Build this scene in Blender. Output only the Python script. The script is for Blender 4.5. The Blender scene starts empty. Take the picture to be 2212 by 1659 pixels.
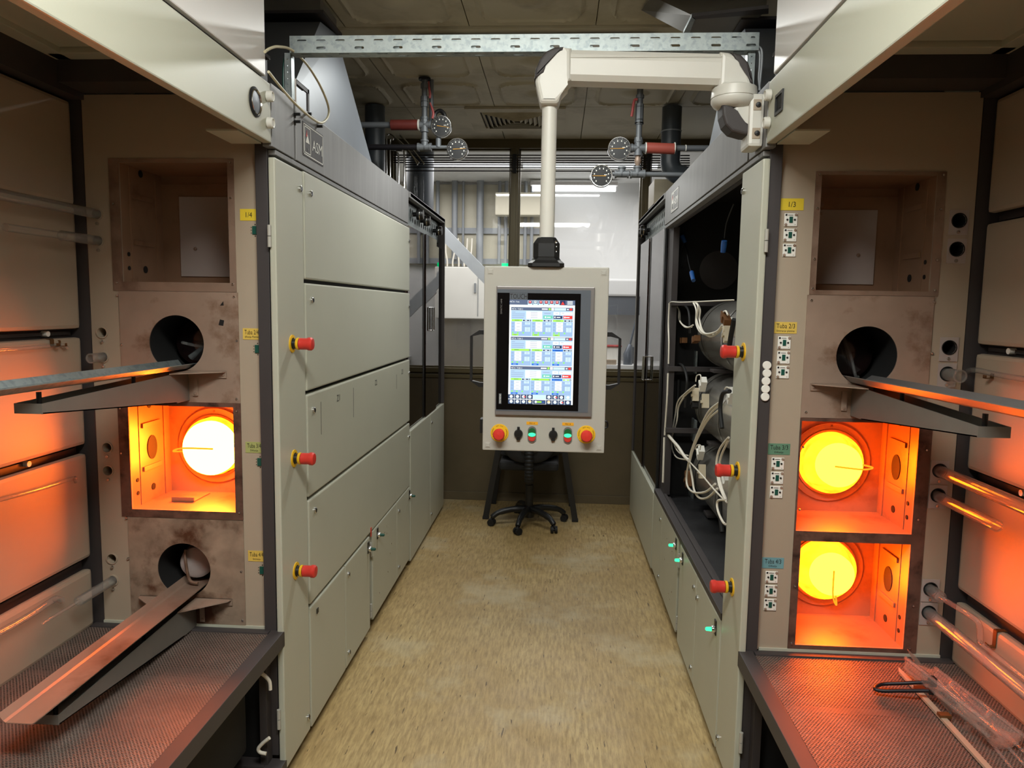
import bpy, bmesh, math, random
import numpy as np
from mathutils import Vector, Matrix

random.seed(7)
SC = bpy.context.scene
COL = SC.collection

# ------------------------------------------------------------------ camera
IMG_W, IMG_H = 2212, 1659
FPX, YAW, PITCH, ROLL, EYE = 1576.6, -.0609341, .1047081, .0149966, 1.62
_fw = Vector((math.sin(YAW) * math.cos(PITCH), math.cos(YAW) * math.cos(PITCH), -math.sin(PITCH)))
_r = _fw.cross(Vector((0, 0, 1))).normalized(); _u = _r.cross(_fw)
CR = math.cos(ROLL) * _r + math.sin(ROLL) * _u
CU = -math.sin(ROLL) * _r + math.cos(ROLL) * _u
CAM = Vector((0, 0, EYE))
cd = bpy.data.cameras.new('camera'); cam = bpy.data.objects.new('camera', cd); COL.objects.link(cam)
m3 = Matrix((CR, CU, -_fw)).transposed()
cam.matrix_world = Matrix.Translation(CAM) @ m3.to_4x4()
cd.sensor_fit = 'HORIZONTAL'; cd.sensor_width = 36; cd.lens = FPX / IMG_W * 36; cd.clip_start = .02
SC.camera = cam


def PX(x, y, ax, val):
    """point of the real plane (axis ax = val) that the photograph shows at pixel x, y"""
    d = CR * ((x - IMG_W / 2) / FPX) - CU * ((y - IMG_H / 2) / FPX) + _fw
    return CAM + d * ((val - CAM[ax]) / d[ax])


# ------------------------------------------------------------------ world, lights, exposure
SC.view_settings.view_transform = 'Standard'; SC.view_settings.look = 'None'
SC.view_settings.gamma = 1; SC.view_settings.use_curve_mapping = False
SC.view_settings.exposure = 0.30
SC.cycles.transparent_max_bounces = 40
w = bpy.data.worlds.new('world'); SC.world = w; w.use_nodes = True
w.node_tree.nodes['Background'].inputs[0].default_value = (.9, .95, 1, 1)
w.node_tree.nodes['Background'].inputs[1].default_value = .02


def area(name, loc, sx, sy, power, col=(1, .97, .9), rot=(0, 0, 0), spread=180):
    l = bpy.data.lights.new(name, 'AREA'); l.shape = 'RECTANGLE'; l.size = sx; l.size_y = sy
    l.energy = power; l.color = col; l.spread = math.radians(spread)
    o = bpy.data.objects.new(name, l); o.location = loc; o.rotation_euler = rot; COL.objects.link(o)
    return o


area('ceiling_lamp_light', (-.14, 3.72, 2.868), 1.15, .12, 21, (.98, 1, .96))
area('front_lamp_light', (-.14, .5, 2.9), 1.2, .5, 66, (.98, 1, .95))
area('back_room_light', (-.1, 6.8, 2.85), 4.0, 1.3, 58, (1, .99, .985))

# ------------------------------------------------------------------ materials


def lin(c):
    return tuple(((v / 255 / 12.92) if v / 255 <= .04045 else ((v / 255 + .055) / 1.055) ** 2.4) for v in c) + (1,)


class NT:
    def __init__(s, name):
        s.m = bpy.data.materials.new(name); s.m.use_nodes = True; s.t = s.m.node_tree; s.t.nodes.clear()
        s.out = s.n('ShaderNodeOutputMaterial')

    def n(s, typ, **kw):
        nd = s.t.nodes.new(typ)
        for k, v in kw.items(): setattr(nd, k, v)
        return nd

    def l(s, a, b): s.t.links.new(a, b)

    def math(s, op, a, b=None, clamp=False):
        nd = s.n('ShaderNodeMath', operation=op); nd.use_clamp = clamp
        for i, v in enumerate((a, b)):
            if v is None: continue
            if isinstance(v, (int, float)): nd.inputs[i].default_value = v
            else: s.l(v, nd.inputs[i])
        return nd.outputs[0]

    def noise(s, scale, stretch=(1, 1, 1), detail=4, rough=.55):
        tc = s.n('ShaderNodeTexCoord'); mp = s.n('ShaderNodeMapping'); mp.inputs['Scale'].default_value = stretch
        s.l(tc.outputs['Object'], mp.inputs[0])
        nz = s.n('ShaderNodeTexNoise'); nz.inputs['Scale'].default_value = scale
        nz.inputs['Detail'].default_value = detail; nz.inputs['Roughness'].default_value = rough
        s.l(mp.outputs[0], nz.inputs['Vector']); return nz.outputs['Fac']

    def ramp(s, fac, stops):
        r = s.n('ShaderNodeValToRGB'); e = r.color_ramp.elements
        while len(e) < len(stops): e.new(.5)
        for el, (p, c) in zip(e, stops): el.position = p; el.color = c
        s.l(fac, r.inputs[0]); return r.outputs[0]

    def mix(s, fac, a, b, mode='MIX'):
        nd = s.n('ShaderNodeMix', data_type='RGBA', blend_type=mode)
        if isinstance(fac, (int, float)): nd.inputs[0].default_value = fac
        else: s.l(fac, nd.inputs[0])
        for i, v in ((6, a), (7, b)):
            if isinstance(v, tuple): nd.inputs[i].default_value = v
            else: s.l(v, nd.inputs[i])
        return nd.outputs[2]


def mat(name, col, rough=.5, metal=0., var=.06, scale=6., stretch=(1, 1, 1), bump=0., bscale=80., stain=None, spec=.5, emit=None, estr=0, ior=1.5):
    k = NT(name); c = lin(col)
    b = k.n('ShaderNodeBsdfPrincipled')
    f = k.noise(scale, stretch)
    d = tuple(min(1, v * (1 + var)) for v in c[:3]) + (1,); e = tuple(v * (1 - var) for v in c[:3]) + (1,)
    colr = k.ramp(f, [(.3, e), (.7, d)])
    if stain:
        sc_, sscale, lo, hi = stain
        f2 = k.noise(sscale, (1, 1, 1), 6, .6)
        colr = k.mix(k.ramp(f2, [(lo, (0, 0, 0, 1)), (hi, (1, 1, 1, 1))]), colr, lin(sc_))
    k.l(colr, b.inputs['Base Color'])
    b.inputs['Roughness'].default_value = rough; b.inputs['Metallic'].default_value = metal
    b.inputs['Specular IOR Level'].default_value = spec
    if emit:
        b.inputs['Emission Color'].default_value = emit if len(emit) == 4 else tuple(emit) + (1,)
        b.inputs['Emission Strength'].default_value = estr
    if bump:
        bp = k.n('ShaderNodeBump'); bp.inputs['Strength'].default_value = bump; bp.inputs['Distance'].default_value = .002
        k.l(k.noise(bscale, stretch), bp.inputs['Height']); k.l(bp.outputs[0], b.inputs['Normal'])
    k.l(b.outputs[0], k.out.inputs[0]); return k.m


def glow(name, col, s):
    k = NT(name); e = k.n('ShaderNodeEmission'); e.inputs[0].default_value = tuple(col) + (1,); e.inputs[1].default_value = s
    k.l(e.outputs[0], k.out.inputs[0]); return k.m


def mottled_glow(name, a, b, s):
    k = NT(name); e = k.n('ShaderNodeEmission'); e.inputs[1].default_value = s
    k.l(k.ramp(k.noise(16, (1, 1, 1), 4), [(.35, tuple(b) + (1,)), (.65, tuple(a) + (1,))]), e.inputs[0])
    k.l(e.outputs[0], k.out.inputs[0]); return k.m


def screenmat(name, rgb, s=1.0):
    return glow(name, lin(rgb)[:3], s)


def pane_mat(name, tint, refl=.06, rough=0.02):
    k = NT(name); t = k.n('ShaderNodeBsdfTransparent'); t.inputs[0].default_value = tint
    g = k.n('ShaderNodeBsdfGlossy'); g.inputs[1].default_value = rough
    lw = k.n('ShaderNodeLayerWeight'); lw.inputs[0].default_value = .5
    f = k.math('ADD', k.math('MULTIPLY', k.math('POWER', lw.outputs['Facing'], 5.0), .9), refl - .01, True)
    mx = k.n('ShaderNodeMixShader'); k.l(f, mx.inputs[0]); k.l(t.outputs[0], mx.inputs[1]); k.l(g.outputs[0], mx.inputs[2])
    k.l(mx.outputs[0], k.out.inputs[0]); return k.m


def quartz_mat(name, tint=(.97, .97, .96, 1), haze=.11):
    # thin fused quartz: clear, mirror-like at grazing angles, lightly etched
    k = NT(name); t = k.n('ShaderNodeBsdfTransparent')
    lw0 = k.n('ShaderNodeLayerWeight'); lw0.inputs[0].default_value = .5
    k.l(k.ramp(lw0.outputs['Facing'], [(.45, tint), (.95, (.52, .50, .48, 1))]), t.inputs[0])  # tint darkened towards the rims to imitate refraction in thick glass
    g = k.n('ShaderNodeBsdfGlossy'); g.inputs[1].default_value = .08
    d = k.n('ShaderNodeBsdfTranslucent'); d.inputs[0].default_value = (.86, .86, .84, 1)
    df = k.n('ShaderNodeBsdfDiffuse'); df.inputs[0].default_value = (.86, .86, .84, 1)
    dd = k.n('ShaderNodeMixShader'); dd.inputs[0].default_value = .5; k.l(d.outputs[0], dd.inputs[1]); k.l(df.outputs[0], dd.inputs[2])
    lw = k.n('ShaderNodeLayerWeight'); lw.inputs[0].default_value = .5
    sch = k.math('ADD', k.math('MULTIPLY', k.math('POWER', lw.outputs['Facing'], 5.0), .9), .045, True)
    edge = k.math('MULTIPLY', k.math('POWER', lw.outputs['Facing'], 3.0), .12)
    hz = k.math('ADD', edge, haze, True)
    m0 = k.n('ShaderNodeMixShader'); k.l(hz, m0.inputs[0]); k.l(t.outputs[0], m0.inputs[1]); k.l(dd.outputs[0], m0.inputs[2])
    mx = k.n('ShaderNodeMixShader'); k.l(sch, mx.inputs[0]); k.l(m0.outputs[0], mx.inputs[1]); k.l(g.outputs[0], mx.inputs[2])
    k.l(mx.outputs[0], k.out.inputs[0]); return k.m


def perforated_mat(name, col, pitch, r, rough=.4, metal=.9):
    k = NT(name); tc = k.n('ShaderNodeTexCoord'); sp = k.n('ShaderNodeSeparateXYZ'); k.l(tc.outputs['Object'], sp.inputs[0])
    v = k.math('DIVIDE', sp.outputs[1], pitch * .62); row = k.math('FLOOR', v)
    odd = k.math('MULTIPLY', k.math('FRACT', k.math('MULTIPLY', row, .5)), 1.0)
    uu = k.math('ADD', k.math('DIVIDE', sp.outputs[0], pitch), odd)
    du = k.math('SUBTRACT', k.math('FRACT', uu), .5); dv = k.math('MULTIPLY', k.math('SUBTRACT', k.math('FRACT', v), .5), .62)
    d2 = k.math('ADD', k.math('MULTIPLY', k.math('MULTIPLY', du, du), 1.0), k.math('MULTIPLY', k.math('MULTIPLY', dv, dv), 2.2))
    hole = k.math('LESS_THAN', d2, r * r)
    b = k.n('ShaderNodeBsdfPrincipled'); b.inputs['Roughness'].default_value = rough; b.inputs['Metallic'].default_value = metal
    f2 = k.noise(7, (1, 1, 1), 5)
    k.l(k.ramp(f2, [(.4, lin(col)), (.75, lin(tuple(min(255, v * 1.25) for v in col)))]), b.inputs['Base Color'])
    t = k.n('ShaderNodeBsdfTransparent'); mx = k.n('ShaderNodeMixShader')
    k.l(hole, mx.inputs[0]); k.l(b.outputs[0], mx.inputs[1]); k.l(t.outputs[0], mx.inputs[2]); k.l(mx.outputs[0], k.out.inputs[0])
    return k.m


def floor_mat():
    k = NT('linoleum_floor'); b = k.n('ShaderNodeBsdfPrincipled')
    base = k.ramp(k.noise(2.2, (1, .5, 1), 5), [(.3, lin((168, 140, 92))), (.55, lin((184, 158, 108))), (.75, lin((198, 176, 128)))])
    streak = k.noise(9, (9, 1.1, 1), 6, .7)
    c1 = k.mix(k.ramp(streak, [(.35, (1, 1, 1, 1)), (.6, (0, 0, 0, 1))]), base, lin((144, 120, 78)))
    worn = k.ramp(k.noise(1.7, (1, 1, 1), 6, .65), [(.52, (0, 0, 0, 1)), (.7, (.8, .8, .8, 1))])
    c2 = k.mix(worn, c1, lin((186, 172, 140)))
    fleck = k.noise(22, (3.2, .34, 1), 3, .6)
    c3 = k.mix(k.ramp(fleck, [(.66, (0, 0, 0, 1)), (.69, (.85, .85, .85, 1))]), c2, lin((70, 52, 30)))
    scr = k.noise(30, (6, .6, 1), 3, .6)
    c4 = k.mix(k.ramp(scr, [(.62, (0, 0, 0, 1)), (.74, (.45, .45, .45, 1))]), c3, lin((120, 97, 60)))
    k.l(c4, b.inputs['Base Color'])
    k.l(k.ramp(k.noise(6, (1, 1, 1), 5), [(.3, (.34, .34, .34, 1)), (.7, (.5, .5, .5, 1))]), b.inputs['Roughness'])
    bp = k.n('ShaderNodeBump'); bp.inputs['Strength'].default_value = .08; bp.inputs['Distance'].default_value = .002
    k.l(k.noise(14, (3, 1, 1), 5), bp.inputs['Height']); k.l(bp.outputs[0], b.inputs['Normal'])
    k.l(b.outputs[0], k.out.inputs[0]); return k.m


M = dict(
    cream=mat('cream_enamel', (182, 182, 166), .42, 0, .02, 3, bump=.05, bscale=300),
    white=mat('white_enamel', (206, 202, 198), .38, 0, .02, 3),
    inner=mat('cream_paint_shaded', (168, 153, 134), .5, 0, .03, 3, bump=.05, bscale=300),  # same cream paint, browned and darkened for the shade inside the stations
    band=mat('brushed_grey_steel', (132, 131, 130), .5, .3, .1, 30, (1, 1, .08)),
    frame=mat('charcoal_frame', (60, 55, 55), .58, .0, .06, 4),
    black=mat('black_plastic', (22, 22, 23), .4, 0, .1, 5),
    rubber=mat('dark_rubber', (16, 16, 17), .65, 0, .1, 5),
    void=mat('shade_and_casing_black', (14, 13, 13), .8, 0, .1, 5),  # near-black puts shade into holes, sockets and recesses; also colours dark casings
    steel=mat('heat_stained_steel', (150, 126, 110), .42, .3, .12, 7, stain=((88, 56, 36), 3.4, .5, .72)),
    steel2=mat('stained_panel_steel', (160, 138, 122), .45, .25, .1, 8, stain=((104, 70, 44), 5.5, .55, .7)),
    scorch=mat('scorched_steel', (104, 76, 64), .5, .2, .25, 18, stain=((46, 30, 24), 14, .48, .68)),
    scorch2=mat('flaking_scorched_steel', (150, 130, 112), .55, .2, .25, 14, stain=((82, 50, 30), 5.5, .46, .6)),
    chamber=mat('chamber_steel', (150, 118, 94), .38, .25, .06, 9, stain=((112, 80, 60), 6, .55, .75)),
    chrome=mat('chrome', (210, 210, 210), .15, 1, .02),
    galv=mat('galvanised_steel', (158, 166, 166), .42, .6, .08, 60, stain=((140, 150, 152), 45, .5, .6)),
    sheet=mat('bare_sheet_steel', (112, 117, 124), .45, .4, .08, 6, stain=((102, 105, 110), 3, .4, .7)),
    dsheet=mat('dull_duct_steel', (108, 104, 97), .5, .2, .1, 6),
    arm=mat('light_grey_arm_enamel', (208, 206, 198), .35, 0, .01),
    hmi=mat('pale_grey_housing', (170, 167, 158), .5, 0, .015, 3, bump=.04, bscale=400),
    bezel=mat('aluminium_bezel', (126, 122, 120), .42, .4, .03),
    bezel3=mat('pale_plate_paint', (170, 158, 152), .5, 0, .04, 4),
    bezel2=mat('slate_bezel', (98, 104, 112), .3, .2, .03),
    glassb=mat('black_screen_glass', (10, 10, 12), .12, 0, .02),
    red=mat('red_plastic', (205, 52, 42), .4, 0, .03),
    dred=mat('rust_red_wrap', (104, 40, 34), .5, 0, .15, 14),
    pink=mat('salmon_red_wrap', (165, 78, 66), .5, 0, .05, 9),
    lever=mat('faded_red_lever', (168, 74, 72), .45, 0, .05),
    yel=mat('yellow_plastic', (226, 178, 28), .45, 0, .03),
    yel2=mat('yellow_label', (226, 198, 52), .5, 0, .04),
    yel3=mat('aged_yellow_label', (214, 182, 84), .5, 0, .06),
    grn=mat('olive_green_label', (164, 170, 104), .5, 0, .06),
    teal=mat('teal_label', (96, 138, 112), .5, 0, .08),
    teal2=mat('blue_green_label', (110, 156, 164), .5, 0, .08),
    orange=mat('orange_tag', (226, 160, 30), .5, 0, .03),
    ink=mat('black_ink', (24, 20, 18), .6, 0, .02),
    ink2=mat('grey_pencil', (84, 82, 78), .6, 0, .02),
    green_cap=mat('dark_green_cap', (34, 92, 52), .35, 0, .03),
    sage=mat('green_chip', (20, 78, 66), .4, 0, .05),
    whitep=mat('white_plastic', (232, 230, 222), .4, 0, .02),
    wire=mat('white_silicone_wire', (226, 220, 206), .5, 0, .04),
    hose=mat('cream_rubber_hose', (206, 198, 168), .45, 0, .03),
    blue=mat('blue_connector', (34, 84, 150), .4, 0, .05),
    copper=mat('brown_terminal', (112, 74, 40), .5, .4, .1),
    ceram=mat('ivory_ceramic', (214, 202, 176), .5, 0, .04),
    drum=mat('polished_heater_steel', (206, 202, 194), .22, .8, .12, 3, (1, .2, 1), bump=.45, bscale=7),
    pipe=mat('grey_iron_pipe', (112, 116, 120), .5, .3, .08, 9),
    pvc=mat('dark_grey_pvc', (72, 78, 84), .35, 0, .05, 5),
    bolt=mat('tube_line_black', (40, 38, 42), .4, .5, .05),
    olive=mat('olive_brown_panel', (96, 83, 60), .5, 0, .05, 3, stain=((84, 74, 52), 2, .4, .7)),
    olive2=mat('olive_bronze_frame', (92, 82, 56), .4, .3, .05, 3),
    ceil=mat('cream_ceiling_tile', (186, 178, 154), .6, 0, .03, 3, stain=((142, 130, 104), 2.5, .5, .75)),
    room=mat('white_room_paint', (214, 214, 212), .6, 0, .02, 2),
    roomw=mat('cream_room_panel', (198, 192, 172), .5, 0, .03, 2),
    conduit=mat('grey_conduit', (146, 150, 154), .5, .2, .05, 4),
    mesh=perforated_mat('perforated_steel', (116, 102, 94), .0095, .36, .5, .2),
    mesh2=perforated_mat('fine_perforated_steel', (66, 66, 68), .0075, .30, .5, .6),
    quartz=quartz_mat('fused_quartz'),
    rodq=quartz_mat('fused_quartz_rod', (.95, .95, .94, 1), .12),
    strutp=mat('pale_grey_strut', (200, 206, 210), .5, 0, .03),
    pane=pane_mat('clear_window_glass', (.955, .955, .955, 1), .05),
    amber=pane_mat('smoked_brown_acrylic', (.30, .20, .17, 1), .07),
    darkq=mat('dark_tube_glass', (26, 12, 11), .12, 0, .1, 4),
    fluff=mat('white_fibre_plug', (176, 164, 160), .8, 0, .1, 12, stain=((70, 60, 58), 22, .66, .7)),
    fabric=mat('black_upholstery', (24, 23, 24), .8, 0, .15, 40),
    paint_floor=floor_mat(),
    hotL=glow('white_hot_quartz', (1, .15, .009), 88),
    hotR=glow('yellow_hot_quartz', (1, .11, .002), 68),
    hotW=mottled_glow('yellow_hot_lining', (1, .16, .004), (1, .10, .002), 9),
    hotD=mottled_glow('glowing_tube_wall', (1, .15, .004), (1, .09, .002), 7),
    hotK=glow('dull_glowing_rod', (1, .28, .012), 1.3),
    led=glow('green_lamp', (.05, 1, .35), 1.6),
    gexit=glow('green_indicator', (.0, .8, .25), 1.5),
    tube_light=glow('fluorescent_tube', (.95, .98, 1), 3.2),
)

# ------------------------------------------------------------------ geometry builder


class G:
    def __init__(s): s.v = []; s.f = []; s.mi = []; s.sm = []

    def add(s, vs, fs, mi=0, smooth=False):
        o = len(s.v); s.v += [Vector(p) for p in vs]
        for f in fs: s.f.append(tuple(i + o for i in f)); s.mi.append(mi); s.sm.append(smooth)
        return s

    def bm(s, b, mi=0, smooth=False):
        b.verts.ensure_lookup_table(); b.verts.index_update()
        s.add([v.co.copy() for v in b.verts], [[v.index for v in f.verts] for f in b.faces], mi, smooth); b.free(); return s

    def box(s, x0, x1, y0, y1, z0, z1, bev=0, mi=0, seg=2):
        x0, x1 = sorted((x0, x1)); y0, y1 = sorted((y0, y1)); z0, z1 = sorted((z0, z1))
        vs = [(x, y, z) for x in (x0, x1) for y in (y0, y1) for z in (z0, z1)]
        fs = [(0, 1, 3, 2), (4, 6, 7, 5), (0, 4, 5, 1), (2, 3, 7, 6), (0, 2, 6, 4), (1, 5, 7, 3)]
        if not bev: return s.add(vs, fs, mi)
        b = bmesh.new(); vv = [b.verts.new(p) for p in vs]
        for f in fs: b.faces.new([vv[i] for i in f])
        bmesh.ops.bevel(b, geom=list(b.edges), offset=bev, segments=seg, affect='EDGES', profile=.6)
        return s.bm(b, mi)

    def tube(s, pts, r, n=12, mi=0, caps=True, smooth=True):
        pts = [Vector(p) for p in pts]; k = len(pts)
        rs = r if isinstance(r, (list, tuple)) else [r] * k
        vs = []; up = None
        for i, p in enumerate(pts):
            t = (pts[min(i + 1, k - 1)] - pts[max(i - 1, 0)])
            if t.length < 1e-9: t = Vector((0, 0, 1))
            t.normalize()
            if up is None:
                up = Vector((0, 0, 1)) if abs(t.z) < .9 else Vector((0, 1, 0))
            a = (up - t * up.dot(t)).normalized(); b = t.cross(a); up = a
            for j in range(n):
                q = 2 * math.pi * j / n; vs.append(p + (a * math.cos(q) + b * math.sin(q)) * rs[i])
        fs = [(i * n + j, i * n + (j + 1) % n, (i + 1) * n + (j + 1) % n, (i + 1) * n + j) for i in range(k - 1) for j in range(n)]
        s.add(vs, fs, mi, smooth)
        if caps: s.add(vs[:n], [tuple(range(n - 1, -1, -1))], mi); s.add(vs[-n:], [tuple(range(n))], mi)
        return s

    def cyl(s, a, b, r, n=20, mi=0, caps=True): return s.tube([a, b], r, n, mi, caps)

    def pipe(s, a, b, r, t, n=20, mi=0):
        """open tube with wall thickness t"""
        a, b = Vector(a), Vector(b); d = (b - a).normalized()
        up = Vector((0, 0, 1)) if abs(d.z) < .9 else Vector((0, 1, 0))
        e1 = (up - d * up.dot(d)).normalized(); e2 = d.cross(e1)
        vs = []
        for p, rr in ((a, r), (b, r), (b, r - t), (a, r - t)):
            for j in range(n): q = 2 * math.pi * j / n; vs.append(p + (e1 * math.cos(q) + e2 * math.sin(q)) * rr)
        fs = [(k * n + j, k * n + (j + 1) % n, ((k + 1) % 4) * n + (j + 1) % n, ((k + 1) % 4) * n + j) for k in range(4) for j in range(n)]
        return s.add(vs, fs, mi, True)

    def ring(s, c, axis, r0, r1, th, n=32, mi=0):
        c = Vector(c); d = Vector(axis).normalized()
        return s.pipe(c, c + d * th, r1, r1 - r0, n, mi)

    def lathe(s, prof, c, axis, n=24, mi=0, smooth=True):
        """profile of (radius, height) swept about axis through c"""
        c = Vector(c); d = Vector(axis).normalized()
        up = Vector((0, 0, 1)) if abs(d.z) < .9 else Vector((0, 1, 0))
        e1 = (up - d * up.dot(d)).normalized(); e2 = d.cross(e1); vs = []
        for r, h in prof:
            for j in range(n): q = 2 * math.pi * j / n; vs.append(c + d * h + (e1 * math.cos(q) + e2 * math.sin(q)) * max(r, 1e-5))
        k = len(prof)
        fs = [(i * n + j, i * n + (j + 1) % n, (i + 1) * n + (j + 1) % n, (i + 1) * n + j) for i in range(k - 1) for j in range(n)]
        return s.add(vs, fs, mi, smooth)

    def plate(s, outline, holes, fn, th, mi=0):
        """flat plate with holes; fn(a, b, h) maps plate coordinates to the world"""
        b = bmesh.new(); es = []
        for loop in [outline] + holes:
            vv = [b.verts.new((p[0], p[1], 0)) for p in loop]
            for i in range(len(vv)): es.append(b.edges.new((vv[i], vv[(i + 1) % len(vv)])))
        bmesh.ops.triangle_fill(b, use_beauty=True, use_dissolve=False, edges=es)
        b.verts.ensure_lookup_table(); b.verts.index_update()
        P = [v.co.copy() for v in b.verts]; n = len(P); F = [[v.index for v in f.verts] for f in b.faces]
        E = [(e.verts[0].index, e.verts[1].index) for e in b.edges if len(e.link_faces) == 1]; b.free()
        vs = [fn(p.x, p.y, 0) for p in P] + [fn(p.x, p.y, th) for p in P]
        fs = F + [[i + n for i in reversed(f)] for f in F] + [(a, c, c + n, a + n) for a, c in E]
        return s.add(vs, fs, mi)

    def prism(s, poly, fn, h0, h1, mi=0):
        n = len(poly); vs = [fn(p[0], p[1], h0) for p in poly] + [fn(p[0], p[1], h1) for p in poly]
        fs = [tuple(range(n)), tuple(range(2 * n - 1, n - 1, -1))] + [(i, (i + 1) % n, (i + 1) % n + n, i + n) for i in range(n)]
        return s.add(vs, fs, mi)

    def quad(s, a, b, c, d, mi=0): return s.add([a, b, c, d], [(0, 1, 2, 3)], mi)

    def slab(s, pts, off, mi=0):
        """polygon given a thickness along the vector off"""
        off = Vector(off); n = len(pts); vs = [Vector(p) for p in pts] + [Vector(p) + off for p in pts]
        fs = [tuple(range(n)), tuple(range(2 * n - 1, n - 1, -1))] + [(i, (i + 1) % n, (i + 1) % n + n, i + n) for i in range(n)]
        return s.add(vs, fs, mi)

    def text(s, body, org, xd, yd, width=None, height=None, mi=0, align='CENTER', lift=.0006, scale=None):
        """raised lettering starting from / centred on org"""
        org, xd, yd = Vector(org), Vector(xd).normalized(), Vector(yd).normalized(); nd = xd.cross(yd)
        cu = bpy.data.curves.new('t', 'FONT'); cu.body = body; cu.size = 1; cu.resolution_u = 2
        o = bpy.data.objects.new('t', cu); COL.objects.link(o)
        me = bpy.data.meshes.new_from_object(o.evaluated_get(bpy.context.evaluated_depsgraph_get()))
        V = [v.co.copy() for v in me.vertices]; F = [tuple(p.vertices) for p in me.polygons]
        bpy.data.objects.remove(o); bpy.data.curves.remove(cu); bpy.data.meshes.remove(me)
        if not V: return s
        x0, x1 = min(v.x for v in V), max(v.x for v in V); y0, y1 = min(v.y for v in V), max(v.y for v in V)
        sx = width / (x1 - x0) if width else None; sy = height / (y1 - y0) if height else None
        sx = sx or sy; sy = sy or sx
        if scale: sx = sy = scale; y0, y1 = 0, .72
        ox = (x0 + x1) / 2 if align == 'CENTER' else x0; oy = (y0 + y1) / 2
        return s.add([org + xd * ((v.x - ox) * sx) + yd * ((v.y - oy) * sy) + nd * lift for v in V], F, mi)


def circle(cx, cy, r, n=32): return [(cx + r * math.cos(2 * math.pi * i / n), cy + r * math.sin(2 * math.pi * i / n)) for i in range(n)]
def rect(a0, a1, b0, b1): return [(a0, b0), (a1, b0), (a1, b1), (a0, b1)]


def slot(cx, cy, w_, h_, n=6):
    r = h_ / 2; c = w_ / 2 - r; out = []
    for i in range(n + 1): q = -math.pi / 2 + math.pi * i / n; out.append((cx + c + r * math.cos(q), cy + r * math.sin(q)))
    for i in range(n + 1): q = math.pi / 2 + math.pi * i / n; out.append((cx - c + r * math.cos(q), cy + r * math.sin(q)))
    return out


def smooth(pts, k=8):
    P = [Vector(p) for p in pts]; out = []
    for i in range(len(P) - 1):
        a = P[max(i - 1, 0)]; b = P[i]; c = P[i + 1]; d = P[min(i + 2, len(P) - 1)]
        for j in range(k):
            t = j / k
            out.append(.5 * ((2 * b) + (c - a) * t + (2 * a - 5 * b + 4 * c - d) * t * t + (3 * b - a - 3 * c + d) * t ** 3))
    out.append(P[-1]); return out


def origin(p):
    o = Vector((0, 0, 0))
    while p is not None: o = o + p.location; p = p.parent
    return o


def obj(name, g, m, parent=None, label=None, kind=None, fix=True):
    """link a builder's geometry as one mesh object"""
    me = bpy.data.meshes.new(name); off = origin(parent) if parent else Vector((0, 0, 0))
    me.from_pydata([tuple(v - off) for v in g.v], [], g.f); me.update()
    for k in (m if isinstance(m, (list, tuple)) else [m]): me.materials.append(M[k] if isinstance(k, str) else k)
    me.polygons.foreach_set('material_index', g.mi); me.polygons.foreach_set('use_smooth', g.sm)
    if fix:
        b = bmesh.new(); b.from_mesh(me); bmesh.ops.recalc_face_normals(b, faces=list(b.faces)); b.to_mesh(me); b.free()
    if any(g.sm):
        try: me.set_sharp_from_angle(angle=math.radians(38))
        except Exception: pass
    o = bpy.data.objects.new(name, me); COL.objects.link(o)
    if parent: o.parent = parent
    if label: o['label'] = label
    if kind: o['kind'] = kind
    return o


def tag(o, label, cat, group=None):
    o['label'] = label; o['category'] = cat
    if group: o['group'] = group
    return o


def thing(name, label, cat, loc, group=None):
    o = bpy.data.objects.new(name, None); o.empty_display_size = .05; o.location = loc; COL.objects.link(o)
    return tag(o, label, cat, group)


def solo(name, g, m, label, cat, group=None, loc=None):
    """a thing that is one mesh, its origin at its base"""
    if loc is None:
        xs = [v.x for v in g.v]; ys = [v.y for v in g.v]; zs = [v.z for v in g.v]
        loc = Vector(((min(xs) + max(xs)) / 2, (min(ys) + max(ys)) / 2, min(zs)))
    g.v = [v - Vector(loc) for v in g.v]
    o = obj(name, g, m); o.location = loc
    return tag(o, label, cat, group)


def struct(name, g, m, parent=None): return obj(name, g, m, parent, kind='structure')


# a bank of machines stands on each side of the aisle: v is the distance outward from its door plane
AISLE = {-1: -.885, 1: .60}
def X(s, v): return AISLE[s] + s * v
def bb(g, s, v0, v1, y0, y1, z0, z1, bev=0, mi=0): return g.box(X(s, v0), X(s, v1), y0, y1, z0, z1, bev, mi)
def front(s, y=2.30): return lambda a, b, h: (X(s, a), y + h, b)      # plate in the furnace front
def side(s, v=0.): return lambda a, b, h: (X(s, v + h), a, b)         # plate in the aisle face


F0 = 2.30                      # plane of the furnace fronts
SIDE = {-1: 'left', 1: 'right'}
TZ = {1: 1.87, 2: 1.487, 3: 1.105, 4: .728}   # heights of the four tubes
TV = .3475

# ------------------------------------------------------------------ the room
g = G().box(-3, 3, -2.6, 6.0, -.05, 0); struct('floor', g, 'paint_floor')
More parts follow.
